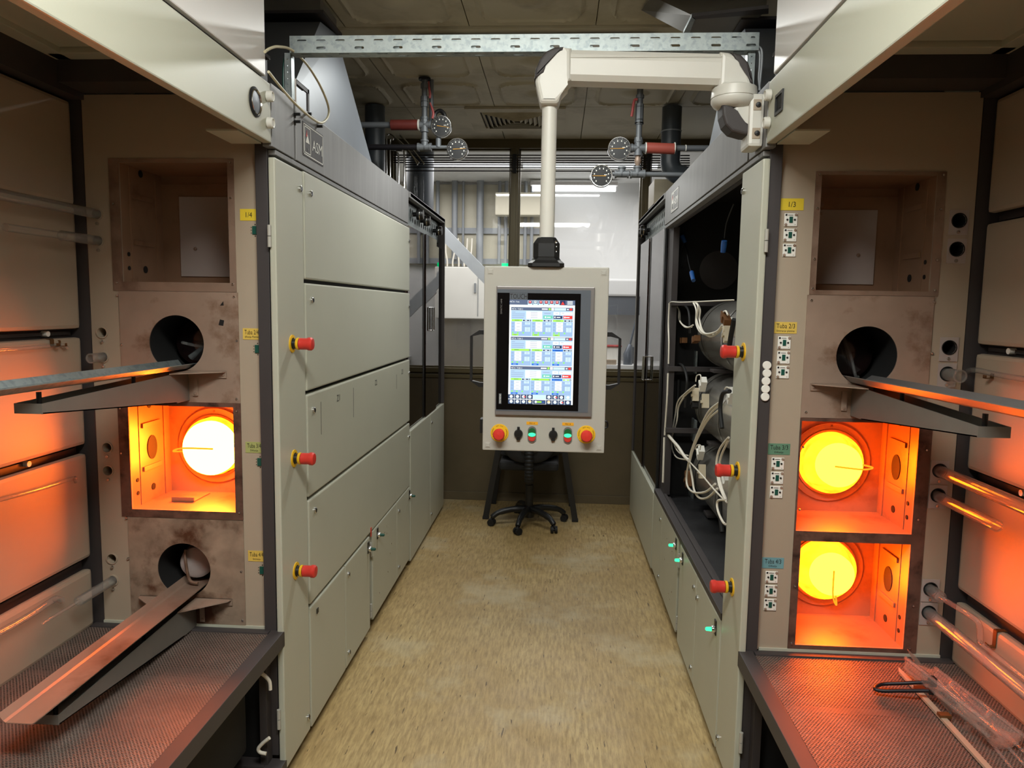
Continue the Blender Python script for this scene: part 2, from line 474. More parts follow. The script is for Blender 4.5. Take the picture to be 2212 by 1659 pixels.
# ceiling of pressed tiles
g = G(); N = 56; P_ = .6; zc = 2.95
def relief(u, v_):
    q = (abs(u) ** 5 + abs(v_) ** 5) ** .2
    ridge = max(0., 1 - abs(q - .385) / .022); ridge = ridge * ridge * (3 - 2 * ridge)
    r = math.hypot(u, v_); dome = max(0., 1 - (r / .15) ** 2)
    return -.012 * ridge - .02 * dome - (.004 if q < .385 else 0)
for y0 in (3.02, 3.83, 4.43):
    for i in range(-4, 3):
        x0 = .15 + i * P_ + .002; w_ = P_ - .004
        vs = [(x0 + a / N * w_, y0 + .002 + b / N * w_, zc + relief(a / N - .5, b / N - .5)) for a in range(N + 1) for b in range(N + 1)]
        g.add(vs, [(a * (N + 1) + b, (a + 1) * (N + 1) + b, (a + 1) * (N + 1) + b + 1, a * (N + 1) + b + 1) for a in range(N) for b in range(N)], 0, True)
g.box(-3, 3, -2.6, 3.018, zc, zc + .02); g.box(-3, 3, 3.62, 3.83, zc - .012, zc + .02)
for x0 in (-2.25, -1.65, -1.05, -.45, .15, .75, 1.35): g.box(x0 + .003, x0 + .597, 5.036, 6.0, zc, zc + .02)
g.box(-3, -2.25, 2.42, 6, zc, zc + .02); g.box(1.95, 3, 2.42, 6, zc, zc + .02)
g.box(-3, 3, -2.6, 6.1, zc + .03, zc + .06)
struct('ceiling', g, 'ceil')
struct('wall_left', G().box(-3.05, -3, -2.6, 6.1, 0, 3), 'olive')
struct('wall_right', G().box(3, 3.05, -2.6, 6.1, 0, 3), 'olive')
struct('wall_front', G().box(-3, 3, -2.65, -2.6, 0, 3), 'olive')
g = G().box(-3, 3, 6.0, 6.06, 0, 1.075); struct('wall_back', g, 'olive')
struct('baseboard_back', G().box(-3, 3, 5.985, 6.0, 0, .07, .003), 'olive')
g = G().box(-3, 3, 5.965, 6.06, 1.075, 1.115, .004); g.box(-3, 3, 5.985, 6.0, 1.03, 1.06, .003); struct('trim_1', g, 'olive2')
struct('trim_2', G().box(-3, 3, 5.96, 6.08, 2.88, 2.95), 'olive2')
MUL = [-1.38, -.367, .677, 1.6]
for i, x in enumerate(MUL):
    g = G().box(x - .033, x + .033, 5.96, 6.07, 1.115, 2.88, .004); g.box(x - .012, x + .012, 5.945, 5.96, 1.115, 2.88)
    struct('trim_%d' % (i + 3), g, 'olive2')
for i in range(3):
    a, b = MUL[i] + .033, MUL[i + 1] - .033
    g = G(); fr = .012
    for q in ((a, a + fr, 1.115, 2.88), (b - fr, b, 1.115, 2.88), (a, b, 1.115, 1.115 + fr), (a, b, 2.88 - fr, 2.88)): g.box(q[0], q[1], 6.0, 6.045, q[2], q[3])
    wn = struct('window_%d' % (i + 1), g, 'olive2')
    struct('pane', G().box(a + fr, b - fr, 6.018, 6.024, 1.115 + fr, 2.88 - fr), 'pane', wn)
for n_, a, b in (('wall_back_left', -3, -1.413), ('wall_back_right', 1.633, 3)): struct(n_, G().box(a, b, 6.0, 6.06, 1.115, 2.88), 'olive')

# the bright room behind the glass
struct('floor_back_room', G().box(-3, 3, 6.06, 8.0, -.05, 0), 'room')
struct('ceiling_back_room', G().box(-3, 3, 6.08, 8.0, 2.95, 3.0), 'room')
struct('wall_back_room_far', G().box(-3, 3, 8.0, 8.05, 0, 2.95), 'room')
struct('wall_back_room_left', G().box(-3.05, -3, 6.1, 8.0, 0, 2.95), 'roomw')
struct('wall_back_room_right', G().box(3, 3.05, 6.1, 8.0, 0, 2.95), 'room')

# ------------------------------------------------------------------ furnace cabinets


def screw(parent, s, v, z, r=.0045, y=F0 - .004):
    obj('screw', G().lathe([(0, -.003), (r * .8, -.0025), (r, 0), (r, .004)], (X(s, v), y, z), (0, 1, 0), 8), 'chrome', parent)


def lock(parent, s, y, z, r=.011):
    g = G().lathe([(r, 0), (r, .005), (r * .8, .007), (r * .55, .007), (r * .5, .004), (0, .004)], (X(s, 0), y, z), (-s, 0, 0), 16)
    g.box(X(s, -.0045), X(s, -.008), y - .002, y + .002, z - .007, z + .007, 0, 1)
    obj('lock', g, ['chrome', 'black'], parent)


def emergency_stop(root, s, y, z):
    ax = (-s, 0, 0); c = (X(s, 0), y, z)
    g = G().lathe([(.030, 0), (.030, .003), (.02, .004)], c, ax, 28)
    g.lathe([(.017, .003), (.017, .016)], c, ax, 20, 1)
    e = obj('emergency_stop', g, ['yel', 'black'], root)
    obj('collar', G().lathe([(.019, .016), (.0205, .018), (.0205, .024), (.019, .025)], c, ax, 20), 'yel', e)
    obj('mushroom_knob', G().lathe([(.017, .025), (.0195, .027), (.0195, .052), (.022, .056), (.022, .066), (.018, .071), (0, .073)], c, ax, 24), 'red', e)


def rotary(root, s, y, z, lit):
    g = G().box(X(s, 0), X(s, -.004), y - .012, y + .012, z - .02, z + .035, .001)
    r = obj('rotary_switch', g, 'black', root)
    obj('collar', G().lathe([(.013, .003), (.013, .013), (.011, .016), (0, .016)], (X(s, 0), y, z), (-s, 0, 0), 16), 'chrome', r)
    obj('knob', G().lathe([(.008, .015), (.007, .034), (.004, .037), (0, .037)], (X(s, 0), y, z), (-s, 0, 0), 12), 'led' if lit else 'sage', r)


def door(root, s, y0, y1, z0, z1, locks=(), bev=.006, name='door'):
    d = obj(name, bb(G(), s, 0, .03, y0, y1, z0, z1, bev), 'cream', root)
    for y, z in locks: lock(d, s, y, z)
    return d


def hinge(root, s, y, z, v=.024):
    g = G().tube([(X(s, v), y, z - .034), (X(s, v), y, z - .001)], .0062, 10); g.tube([(X(s, v), y, z + .001), (X(s, v), y, z + .034)], .0062, 10)
    obj('hinge', g, 'hmi', root)


def sticker(root, s, v0, v1, z0, z1, lines, m):
    """lettered label stuck on the furnace front; lines = (text, width share, height share, vertical place)"""
    y = F0 - .0015; x0, x1 = sorted((X(s, v0), X(s, v1)))
    l = obj('label', G().box(x0, x1, y, F0 + .001, z0, z1), m, root)
    g = G()
    for t, ws, hs, pv in lines:
        g.text(t, ((x0 + x1) / 2, y, z0 + (z1 - z0) * pv), (1, 0, 0), (0, 0, 1), (x1 - x0) * ws, (z1 - z0) * hs)
    obj('lettering', g, 'ink', l)


def indicator(root, s, v, z):
    y = F0 - .004; x = X(s, v); h = .0195
    p = obj('indicator_plate', G().box(x - h, x + h, y, F0, z - h, z + h, .002), 'whitep', root)
    g = G().box(x - .005, x + .005, y - .002, y + .001, z - .009, z + .009)
    obj('chip', g, 'sage', p)
    g = G()
    for dx in (-.011, .011): g.lathe([(0, -.002), (.003, -.002), (.003, .001)], (x + dx, y, z), (0, 1, 0), 10)
    g.box(x - .017, x - .0115, y - .0006, y, z + .0115, z + .017); g.box(x - .009, x + .006, y - .0006, y, z + .013, z + .0145)
    g.box(x + .012, x + .0135, y - .0006, y, z - .015, z - .0135)
    obj('marking', g, 'ink', p)
    for dx, dz in ((.0145, .0145), (-.0145, -.0145)):
        obj('screw', G().lathe([(0, -.003), (.0035, -.0025), (.0045, 0)], (x + dx, y, z + dz), (0, 1, 0), 10), 'steel2', p)


def chamber(root, s, z0, z1, tube=None, plate_=False):
    """the steel box behind an opening, its back wall pierced for the tube"""
    v0, v1, yb = .165, .52, 2.55
    g = G(); t = .003
    bb(g, s, v0 - t, v0, F0 + .004, yb, z0, z1); bb(g, s, v1, v1 + t, F0 + .004, yb, z0, z1)
    bb(g, s, v0, v1, F0 + .004, yb, z0 - t, z0); bb(g, s, v0, v1, F0 + .004, yb, z1, z1 + t)
    zc_ = (z0 + z1) / 2
    holes = [circle(TV, tube, .112, 40)] if tube else []
    g.plate(rect(v0, v1, z0, z1), holes, front(s, yb), t)
    # folded seams of the side lining
    bb(g, s, v1 - .002, v1, 2.352, 2.356, z0, z1); bb(g, s, v1 - .004, v1, 2.505, 2.512, z0, z1)
    bb(g, s, v0, v1, yb - .004, yb, z1 - .03, z1 - .026)
    c = obj('chamber', g, 'chamber', root)
    # slotted bracket, and black discs painting the dark of the side wall's cable holes
    if tube:
        q = G().prism([(.03 * math.cos(a_ * math.pi / 12), .042 * math.sin(a_ * math.pi / 12)) for a_ in range(24)], lambda a, b, h: (X(s, v1 - .0024 + h), 2.43 + a, zc_ + .01 + b), 0, .002)
        obj('port', q, 'void', c)
    for y_, z_, r_ in ((2.335, z0 + .09, .007), (2.335, z0 + .045, .007), (2.43, z0 + .045, .012), (2.42, z1 - .015, .012)):
        obj('cable_hole', G().lathe([(0, 0), (r_, 0), (r_, .002)], (X(s, v1 - .0022), y_, z_), (s, 0, 0), 14), 'void', c)
    for dz in (.085, -.065):
        obj('slotted_strip', bb(G(), s, v1 - .006, v1, 2.37, 2.48, zc_ + dz, zc_ + dz + .016, .001), 'chamber', c)
    if plate_:
        bp = obj('back_plate', bb(G(), s, .17, .455, yb - .006, yb - .002, z0 + .028, z1 - .07, .001), 'bezel3', c)
        for v_, z_, r_ in ((.27, z1 - .055, .008), (.27, z1 - .085, .004), (.40, z0 + .125, .006)):
            g = G().lathe([(0, -.004), (r_, -.003), (r_, 0)], (X(s, v_), yb - .006, z_), (0, 1, 0), 12); obj('bolt', g, 'steel', c)
    if tube:
        g = G().ring((X(s, TV), yb - .008, tube), (0, 1, 0), .108, .136, .010, 48)
        g.ring((X(s, TV), yb - .012, tube), (0, 1, 0), .107, .114, .014, 48)
        f = obj('flange', g, 'chamber', c)
        for q_ in (90, 215, 325):
            a = math.radians(q_); obj('bolt', G().lathe([(0, -.003), (.004, -.002), (.004, 0)], (X(s, TV) + .125 * math.cos(a), yb - .008, tube + .125 * math.sin(a)), (0, 1, 0), 8), 'steel', c)
    return c


def hot_tube(root, s, tube, mcap, mwall, cap_r, cap_y, dv, dz, hook):
    """glowing process tube with its end cap and hooked handle"""
    c = Vector((X(s, TV), 0, tube))
    g = G(); n = 40
    g.pipe(c + Vector((0, 2.515, 0)), c + Vector((0, 3.1, 0)), .104, .006, n)
    p = obj('process_tube', g, mwall, root)
    e = Vector((X(s, TV + dv), cap_y, tube + dz))
    g = G().lathe([(0, -.004), (cap_r * .8, -.003), (cap_r * .97, 0), (cap_r, .008), (cap_r, .03)], e, (0, 1, 0), 40)
    q = obj('end_cap', g, mcap, root)
    obj('inner_baffle', G().lathe([(0, 0), (.097, .002), (.097, .01)], c + Vector((0, 2.62, 0)), (0, 1, 0), 32), 'hotW', p)
    hx, hz = hook; d = Vector((hx, 0, hz)).normalized(); o_ = Vector((-d.z, 0, d.x)); rim = e + d * cap_r * .93
    g = G().tube(smooth([rim + o_ * .006 + Vector((0, .012, 0)), e + d * (cap_r + .028) + Vector((0, -.008, 0)), rim - o_ * .008 + Vector((0, -.004, 0)), e + Vector((0, -.006, 0)) - d * .02], 6), .003, 8)
    obj('hook_handle', g, 'hotK', q)


def cold_tube(root, s, tube, kind):
    c = Vector((X(s, TV), 0, tube)); r = .094
    g = G().pipe(c + Vector((0, F0 + .003, 0)), c + Vector((0, 2.9, 0)), r + .004, .004, 40)
    g.lathe([(0, 0), (r, .001), (r, .006)], c + Vector((0, 2.9, 0)), (0, 1, 0), 32)
    l = obj('tube_liner', g, 'void', root)
    if kind == 'glass':
        g = G().lathe([(0, 0), (.06, .002), (.076, .010), (.08, .03), (.08, .2)], c + Vector((-s * .004, 2.42, -.004)), (0, 1, 0), 32)
        e = obj('end_cap', g, 'darkq', root)
        a = c + Vector((-s * .03, 2.405, .05)); b = c + Vector((s * .012, 2.40, -.07))
        if s < 0: a = c + Vector((.075, 2.405, -.022)); b = c + Vector((-.03, 2.39, -.002))
        obj('hook_handle', G().tube(smooth([a, a.lerp(b, .5) + Vector((0, -.01, 0)), b, b + Vector((.012, .01, -.004))], 5), .005, 8), 'rodq', e)
    else:
        cc = c + Vector((.002, 2.375, -.004)); g = G()
        g.lathe([(0, -.006), (.042, -.004), (.054, .004), (.058, .03), (.058, .1)], cc, (-.18, 1, 0), 32)
        e = obj('fibre_plug', g, 'fluff', root, 'white speckled fibre plug')
        g = G().tube(smooth([cc + Vector((-.03, -.012, .05)), cc + Vector((-.026, -.022, .02)), cc + Vector((-.012, -.026, -.05)), cc + Vector((.02, -.03, -.06))], 5), .005, 8)
        obj('hook_handle', g, 'steel', e)


def frame_part(root, s, v0, v1, z0, z1, o0, o1, y=F0 - .003, m='steel', screws=()):
    g = G().plate(rect(v0, v1, z0, z1), [rect(*o) for o in (o0 if isinstance(o0, list) else [o0])], front(s, y), .003)
    f = obj('opening_frame', g, m, root)
    for v, z in screws: screw(f, s, v, z, .004, y - .001)
    return f


def furnace(s):
    L = SIDE[s]
    lab = {-1: 'left furnace cabinet with all its cream side doors shut and one glowing opening',
           1: 'right furnace cabinet with its side left open showing steel drums and white wires'}[s]
    root = thing('furnace_cabinet', lab, 'furnace', (X(s, .35), 3.3, 0), 'two banks of diffusion furnaces')
    if s < 0:
        g = G(); bb(g, s, .036, .05, F0 + .01, 4.345, .09, 2.27)
        g2 = g
    else:
        g = G(); g.plate(rect(F0 + .01, 4.345, .09, 2.27), [rect(2.56, 4.19, .56, 2.075)], side(s, .036), .014)
    bb(g, s, .64, .652, F0 + .01, 4.345, .09, 2.27); bb(g, s, .036, .652, F0 + .01, 4.345, 2.25, 2.27)
    bb(g, s, .036, .652, F0 + .01, 4.345, .08, .1); bb(g, s, .036, .652, 4.335, 4.347, .09, 2.27)
    obj('body', g, 'frame', root)
    for v, y in ((.1, 2.42), (.58, 2.42), (.1, 4.25), (.58, 4.25), (.1, 3.4)):
        obj('foot', G().lathe([(0, 0), (.028, 0), (.028, .02), (.014, .03), (.014, .085)], (X(s, v), y, 0), (0, 0, 1), 14), 'rubber', root)
    # front: corner post, face plate
    obj('corner_post', bb(G(), s, .028 if s < 0 else .023, .068 if s < 0 else .060, F0 - .02, F0 + .02, .095, 2.13, .002), 'frame', root)
    op1 = (.165, .52, 1.684, 2.06) if s < 0 else (.183, .52, 1.686, 2.03)
    op3 = (.165, .52, .931, 1.282); op4 = (.183, .52, .556, .899)
    holes = [rect(*op1), circle(TV, TZ[2], .1, 36), rect(*op3)] + ([circle(TV, TZ[4], .1, 36)] if s < 0 else [rect(*op4)])
    HZ = (1.8975, 1.813, 1.518, 1.438, 1.137, 1.059, .757, .681)
    hv = .598 if s < 0 else .590
    hr = .0165 if s < 0 else .0225
    g = G().plate(rect(.069 if s < 0 else .06, .634, .535, 2.268), holes + [circle(hv, z, hr, 20) for z in HZ], front(s), .004)
    obj('face_plate', g, 'inner', root)
    obj('face_strip', bb(G(), s, .069, .634, F0 - .006, F0, .52, .542), 'cream', root)
    for i, z in enumerate(HZ):
        if s > 0:
            g = G().plate(rect(hv - .027, hv + .027, z - .042, z + .031), [circle(hv, z, .0205, 24)], front(s, F0 - .003), .003)
            p = obj('tube_socket', g, 'bezel3', root)
            g = G().pipe((X(s, hv), F0 - .005, z), (X(s, hv), F0 + .09, z), .0225, .002, 24)
            obj('sleeve', g, 'void', p); screw(p, s, hv, z - .034, .006, F0 - .003)  # sleeve coloured near-black to put shade inside the socket
        else:
            g = G().pipe((X(s, hv), F0 - .004, z), (X(s, hv), F0 + .09, z), .0195, .0035, 24)
            p = obj('tube_socket', g, 'inner', root); screw(p, s, hv, z - .03, .0055)
        g = G().lathe([(0, 0), (.03, 0), (.03, .004)], (X(s, hv), F0 + .09, z), (0, 1, 0), 20); obj('socket_end', g, 'void', p)
    # openings
    if s < 0:
        frame_part(root, s, .144, .553, 1.655, 2.072, op1, None, m='steel', screws=((.155, 1.95), (.155, 1.68), (.54, 1.93), (.54, 1.68), (.155, 2.06)))
        frame_part(root, s, .140, .556, .905, 1.297, op3, None, m='scorch', screws=((.152, 1.27), (.152, .93), (.545, 1.27), (.548, 1.12)))
        plates = ((2, 1.296, 1.654, 'steel2', ((.152, 1.64), (.54, 1.64), (.146, 1.5), (.532, 1.48), (.152, 1.31))), (4, .543, .903, 'scorch2', ((.15, .56), (.15, .73), (.54, .76), (.54, .9))))
    else:
        frame_part(root, s, .165, .545, 1.672, 2.04, op1, None, m='steel', screws=((.175, 2.03), (.174, 1.93), (.174, 1.78), (.174, 1.69), (.534, 1.93), (.534, 1.78), (.534, 1.69), (.534, 2.03)))
        frame_part(root, s, .160, .560, .535, 1.292, [op3, op4], None, m='scorch', screws=((.172, 1.2), (.172, 1.0), (.172, .75), (.172, .56), (.545, 1.2), (.535, .98), (.54, .7), (.54, .56)))
        plates = ((2, 1.293, 1.671, 'steel2', ((.172, 1.655), (.535, 1.655), (.175, 1.31), (.54, 1.5))),)
    for k, z0, z1, m, sc in plates:
        g = G().plate(rect(.14 if s < 0 else .160, .536, z0, z1), [circle(TV, TZ[k], .0915, 48)], front(s, F0 - .004), .004)
        p = obj('tube_plate', g, m, root)
        for v, z in sc: screw(p, s, v, z, .0045)
    if s < 0:
        p = obj('tape_mark', G().slab([PX(472, 702, 1, F0 - .005), PX(482, 704, 1, F0 - .005), PX(484, 692, 1, F0 - .005), PX(475, 690, 1, F0 - .005)], (0, .0009, 0)).slab([PX(475, 660, 1, F0 - .005), PX(483, 660, 1, F0 - .005), PX(482, 651, 1, F0 - .005)], (0, .0009, 0)), 'void', root)
    chamber(root, s, op1[2], op1[3], None, True)
    chamber(root, s, op3[2], op3[3], TZ[3])
    if s > 0: chamber(root, s, op4[2], op4[3], TZ[4])
    if s < 0:
        hot_tube(root, s, TZ[3], 'hotL', 'hotD', .097, 2.485, -.002, -.002, (-1, -.08))
        cold_tube(root, s, TZ[2], 'glass'); cold_tube(root, s, TZ[4], 'fibre')
        g = G(); bb(g, s, .36, .44, 2.40, 2.404, .934, .948); bb(g, s, .36, .44, 2.40, 2.52, .932, .935); obj('folded_tab', g, 'chamber', root)
    else:
        hot_tube(root, s, TZ[3], 'hotR', 'hotD', .074, 2.475, .012, 0, (1, .0))
        hot_tube(root, s, TZ[4], 'hotR', 'hotD', .072, 2.475, .012, -.004, (.12, -1))
        cold_tube(root, s, TZ[2], 'glass')
    # labels beside each tube
    if s < 0:
        for z, ls, m in ((1.899, [('1/4', .35, .45, .5)], 'yel2'), (1.522, [('Tuba 2/4', .8, .4, .66), ('difuzija Platine', .78, .24, .22)], 'yel3'),
                         (1.151, [('Tuba 3/4', .8, .4, .66), ('Difuzija', .45, .22, .2)], 'grn'), (.784, [('Tuba 4/4', .8, .4, .66), ('Sintranje', .45, .22, .2)], 'yel3')):
            sticker(root, s, .069, .127, z - .018, z + .018, ls, m)
            x = X(s, .079); zz = z - .048
            g = G().box(x - .009, x + .009, F0 - .004, F0, zz - .013, zz + .013, .001)
            p = obj('indicator_plate', g, 'sage', root)
            q = G()
            for dz in (-.018, .018): q.lathe([(0, -.001), (.0016, -.001), (.0016, .001)], (x, F0 - .001, zz + dz), (0, 1, 0), 8)
            for dz in (-.009, 0, .009): q.lathe([(0, -.001), (.0012, -.001), (.0012, .001)], (x - .013, F0 - .001, zz + dz), (0, 1, 0), 8)
            obj('marking', q, 'ink', p)
    else:
        for z, ls, m in ((1.942, [('1/3', .3, .45, .5)], 'yel2'), (1.570, [('Tuba 2/3', .82, .4, .66), ('Sintranje platine', .8, .22, .2)], 'yel3'),
                         (1.191, [('Tuba 3/3', .8, .42, .66), ('Difuzija', .4, .22, .2)], 'teal'), (.823, [('Tuba 4/3', .75, .42, .66), ('Difuzija', .38, .22, .2)], 'teal2')):
            sticker(root, s, .066, .134, z - .0175, z + .0175, ls, m)
            for k in range(3): indicator(root, s, .098, z - .046 - .0455 * k)
    # aisle side: header band
    tone = 'band'
    h = obj('header_panel', bb(G(), s, 0, .03, 2.462, 4.31, 2.10, 2.287, .002), tone, root)
    obj('header_panel', bb(G(), s, 0, .03, 2.25, 2.442, 2.10, 2.287, .002), tone, root)
    obj('header_lip', bb(G(), s, .004, .036, 2.288, 4.31, 2.082, 2.097, .002), tone, root)
    for y, z in ((2.45, 2.246), (2.45, 2.222), (2.56, 2.275), (2.68, 2.262)):
        obj('bolt', G().cyl((X(s, .004), y, z), (X(s, -.02), y, z), .005, 8), 'black', root)
    # maker's plate
    if s < 0: y0, y1, z0, z1 = 2.522, 2.738, 2.130, 2.243
    else: y0, y1, z0, z1 = 3.83, 4.06, 2.135, 2.245
    g = G().box(X(s, 0), X(s, -.002), y0, y1, z0, z1)
    pl = obj('maker_plate', g, 'frame' if s < 0 else 'band', h)
    xd = (0, 1, 0) if s < 0 else (0, -1, 0); xs = X(s, -.0023); hh = z1 - z0; ww = y1 - y0
    def P(a, b): return Vector((xs, (y0 + ww * a) if s < 0 else (y1 - ww * a), z0 + hh * b))
    g = G(); t_ = .012
    def stripe(a0, a1, b0, b1, mi=0): g.slab([P(a0, b0), P(a1, b0), P(a1, b1), P(a0, b1)], (s * -.0004, 0, 0), mi)
    for q in ((.02, .98, .93, .96), (.02, .98, .04, .07), (.02, .035, .04, .96), (.965, .98, .04, .96), (.06, .36, .87, .9), (.06, .36, .1, .13), (.06, .075, .1, .9), (.345, .36, .1, .9)): stripe(*q)
    g.slab([P(.12, .42), P(.30, .42), P(.21, .68)], (s * -.0005, 0, 0), 0)
    g.slab([P(.14, .60), P(.20, .60), P(.18, .8)], (s * -.0005, 0, 0), 1)
    g.slab([P(.17, .26), P(.25, .26), P(.21, .18)], (s * -.0005, 0, 0), 2)
    g.text('ASM', P(.68, .46), xd, (0, 0, 1), ww * .5, hh * .34)
    obj('emblem', g, ['whitep', 'red', 'ink2'], pl)
    # narrow front door with the three emergency stops
    d = obj('door', bb(G(), s, 0, .022, 2.27, 2.517, .05, 2.072, .005), 'cream', root)
    for q in ((2.49, 2.01), (2.49, .11)): lock(d, s, *q)
    for z in (1.488, 1.098, .703): emergency_stop(root, s, 2.392, z)
    for z in (1.83, .235): hinge(root, s, 2.263, z, .019)
    # large and small doors
    if s < 0:
        for z0, z1, mz in ((1.708, 2.078, 2.01), (1.312, 1.694, 1.635), (.925, 1.298, 1.235), (.522, .911, .86)):
            door(root, s, 2.534, 4.342, z0, z1, ((2.595, mz), (4.315, z1 - .08)))
        g = G()
        for t_, yy in (('Z1', 2.90), ('Z2', 3.52), ('Z3', 4.13)):
            g.text(t_, (X(s, -.0004), yy, 1.243), (0, 1, 0), (0, 0, 1), .042, .026)
        for yy, z0, z1 in ((2.68, 1.13, 1.255), (3.12, 1.13, 1.26), (3.98, 1.16, 1.24)): g.box(X(s, -.0002), X(s, -.0008), yy, yy + .003, z0, z1)
        obj('pencil_mark', g, 'ink2', root)
    zt = .508 if s < 0 else .524
    door(root, s, 2.534, 2.974, .045, zt, (() if s < 0 else ((2.94, .44),)))
    d = door(root, s, 2.980, 3.388, .045, zt, ((3.02, .455), (3.02, .1)))
    door(root, s, 3.446, 3.985, .06, zt + .006, ())
    door(root, s, 3.99, 4.345, .06, zt + .006, ((4.03, .45), (4.03, .12)))
    for z in (.43, .12): hinge(root, s, 3.418, z, .004)
    if s < 0:
        g = G().box(X(s, 0), X(s, -.003), 2.60, 2.618, .458, .476); obj('catch', g, 'black', root)
        obj('red_tag', bb(G(), s, -.002, .0, 3.40, 3.416, .50, .545), 'red', root)
        sw = ((3.355, .455, 0), (3.535, .468, 0), (4.335, .46, 0))
    else: sw = ((2.60, .462, 1), (3.31, .47, 1), (3.50, .478, 1))
    for y, z, lit in sw: rotary(root, s, y, z, lit)
    rv = G(); rr = random.Random(3 + s)
    for k in range(7):
        y, z = 3.56 + .3 * rr.random(), .13 + .2 * rr.random() if k < 4 else .40 + .08 * rr.random()
        rv.lathe([(.004, 0), (.003, .002), (0, .0025)], (X(s, 0), y, z), (-s, 0, 0), 8)
    obj('rivet', rv, 'chrome', root)
    return root


fl = furnace(-1)
fr = furnace(1)

# ------------------------------------------------------------------ inside the open right furnace
s = 1
g = G(); bb(g, s, .625, .638, 2.33, 4.33, .11, 2.24); bb(g, s, .06, .63, 4.318, 4.33, .11, 2.24); bb(g, s, .06, .63, 2.60, 2.612, 1.28, 2.24)
bb(g, s, .06, .63, 2.6, 4.33, 2.235, 2.248)
obj('inner_lining', g, 'void', fr)
g = G(); bb(g, s, .05, .63, 2.35, 4.33, .515, .53); obj('mesh_floor', g, 'mesh2', fr)
g = G(); bb(g, s, 0, .055, 2.53, 4.34, .526, .552, .002); bb(g, s, .055, .075, 2.53, 4.34, .526, .54); obj('sill_rail', g, 'frame', fr)
obj('jamb', bb(G(), s, .048, .07, 4.19, 4.34, .552, 2.08, .002), 'frame', fr)
for yq in (655, 797, 930):
    z = PX(1470, yq, 1, 4.17).z; obj('cross_rail', bb(G(), s, .03, .50, 4.16, 4.185, z - .014, z + .014, .002), 'frame', fr)
for y in (3.62, 4.05): obj('stanchion', bb(G(), s, .52, .56, y, y + .04, .53, 2.23), 'frame', fr)
obj('blank_cover', G().lathe([(.11, 0), (.11, .004), (0, .005)], (X(s, .32), 4.316, 1.85), (0, -1, 0), 36), 'frame', fr)
for k, r in ((2, .18), (3, .18), (4, .18)):
    c = Vector((X(s, .338), 0, TZ[k] + .003)); yb = 4.05
    g = G().lathe([(.1, 0), (r - .03, .003), (r - .006, .016), (r, .035), (r, 1.485)], c + Vector((0, yb, 0)), (0, -1, 0), 48)
    g.lathe([(r + .004, .0), (r + .004, .02)], c + Vector((0, yb - .12, 0)), (0, -1, 0), 48)
    g.lathe([(r + .004, .0), (r + .004, .02)], c + Vector((0, yb - .62, 0)), (0, -1, 0), 48)
    d = obj('heater_drum', g, 'drum', fr)
    obj('end_block', G().lathe([(0, 0), (.105, 0), (.105, .05), (.0, .05)], c + Vector((0, yb - .01, 0)), (0, 1, 0), 32), 'void', d)
    for y in (3.82, 3.3):
        obj('cradle', bb(G(), s, .2, .47, y - .05, y + .05, TZ[k] - .186, TZ[k] - .17, .003), 'frame', d)


def tray_px(pts, v, dv=0):
    out = [PX(x, y, 0, X(1, v + (dv * i / max(1, len(pts) - 1)))) for i, (x, y) in enumerate(pts)]
    return [p if p.y < 4.285 else PX(x, y, 1, 4.285) for p, (x, y) in zip(out, pts)]     # stay in front of the end wall


def terminal(x, y, v, ang, m='whitep', w_=.05, h_=.022):
    c = tray_px([(x, y)], v)[0]; c.y = min(c.y, 4.25); a = math.radians(ang); yd = Vector((0, math.cos(a), math.sin(a))); zd = Vector((0, -math.sin(a), math.cos(a)))
    g = G().slab([c - yd * w_ - zd * h_, c + yd * w_ - zd * h_, c + yd * w_ + zd * h_, c - yd * w_ + zd * h_], (.03, 0, 0))
    g.slab([c - yd * w_ * .3 - zd * h_ * 1.02, c + yd * w_ * .1 - zd * h_ * 1.02, c + yd * w_ * .1 + zd * h_ * 1.02, c - yd * w_ * .3 + zd * h_ * 1.02], (-.006, 0, 0))
    return obj('terminal_block', g, m, fr)


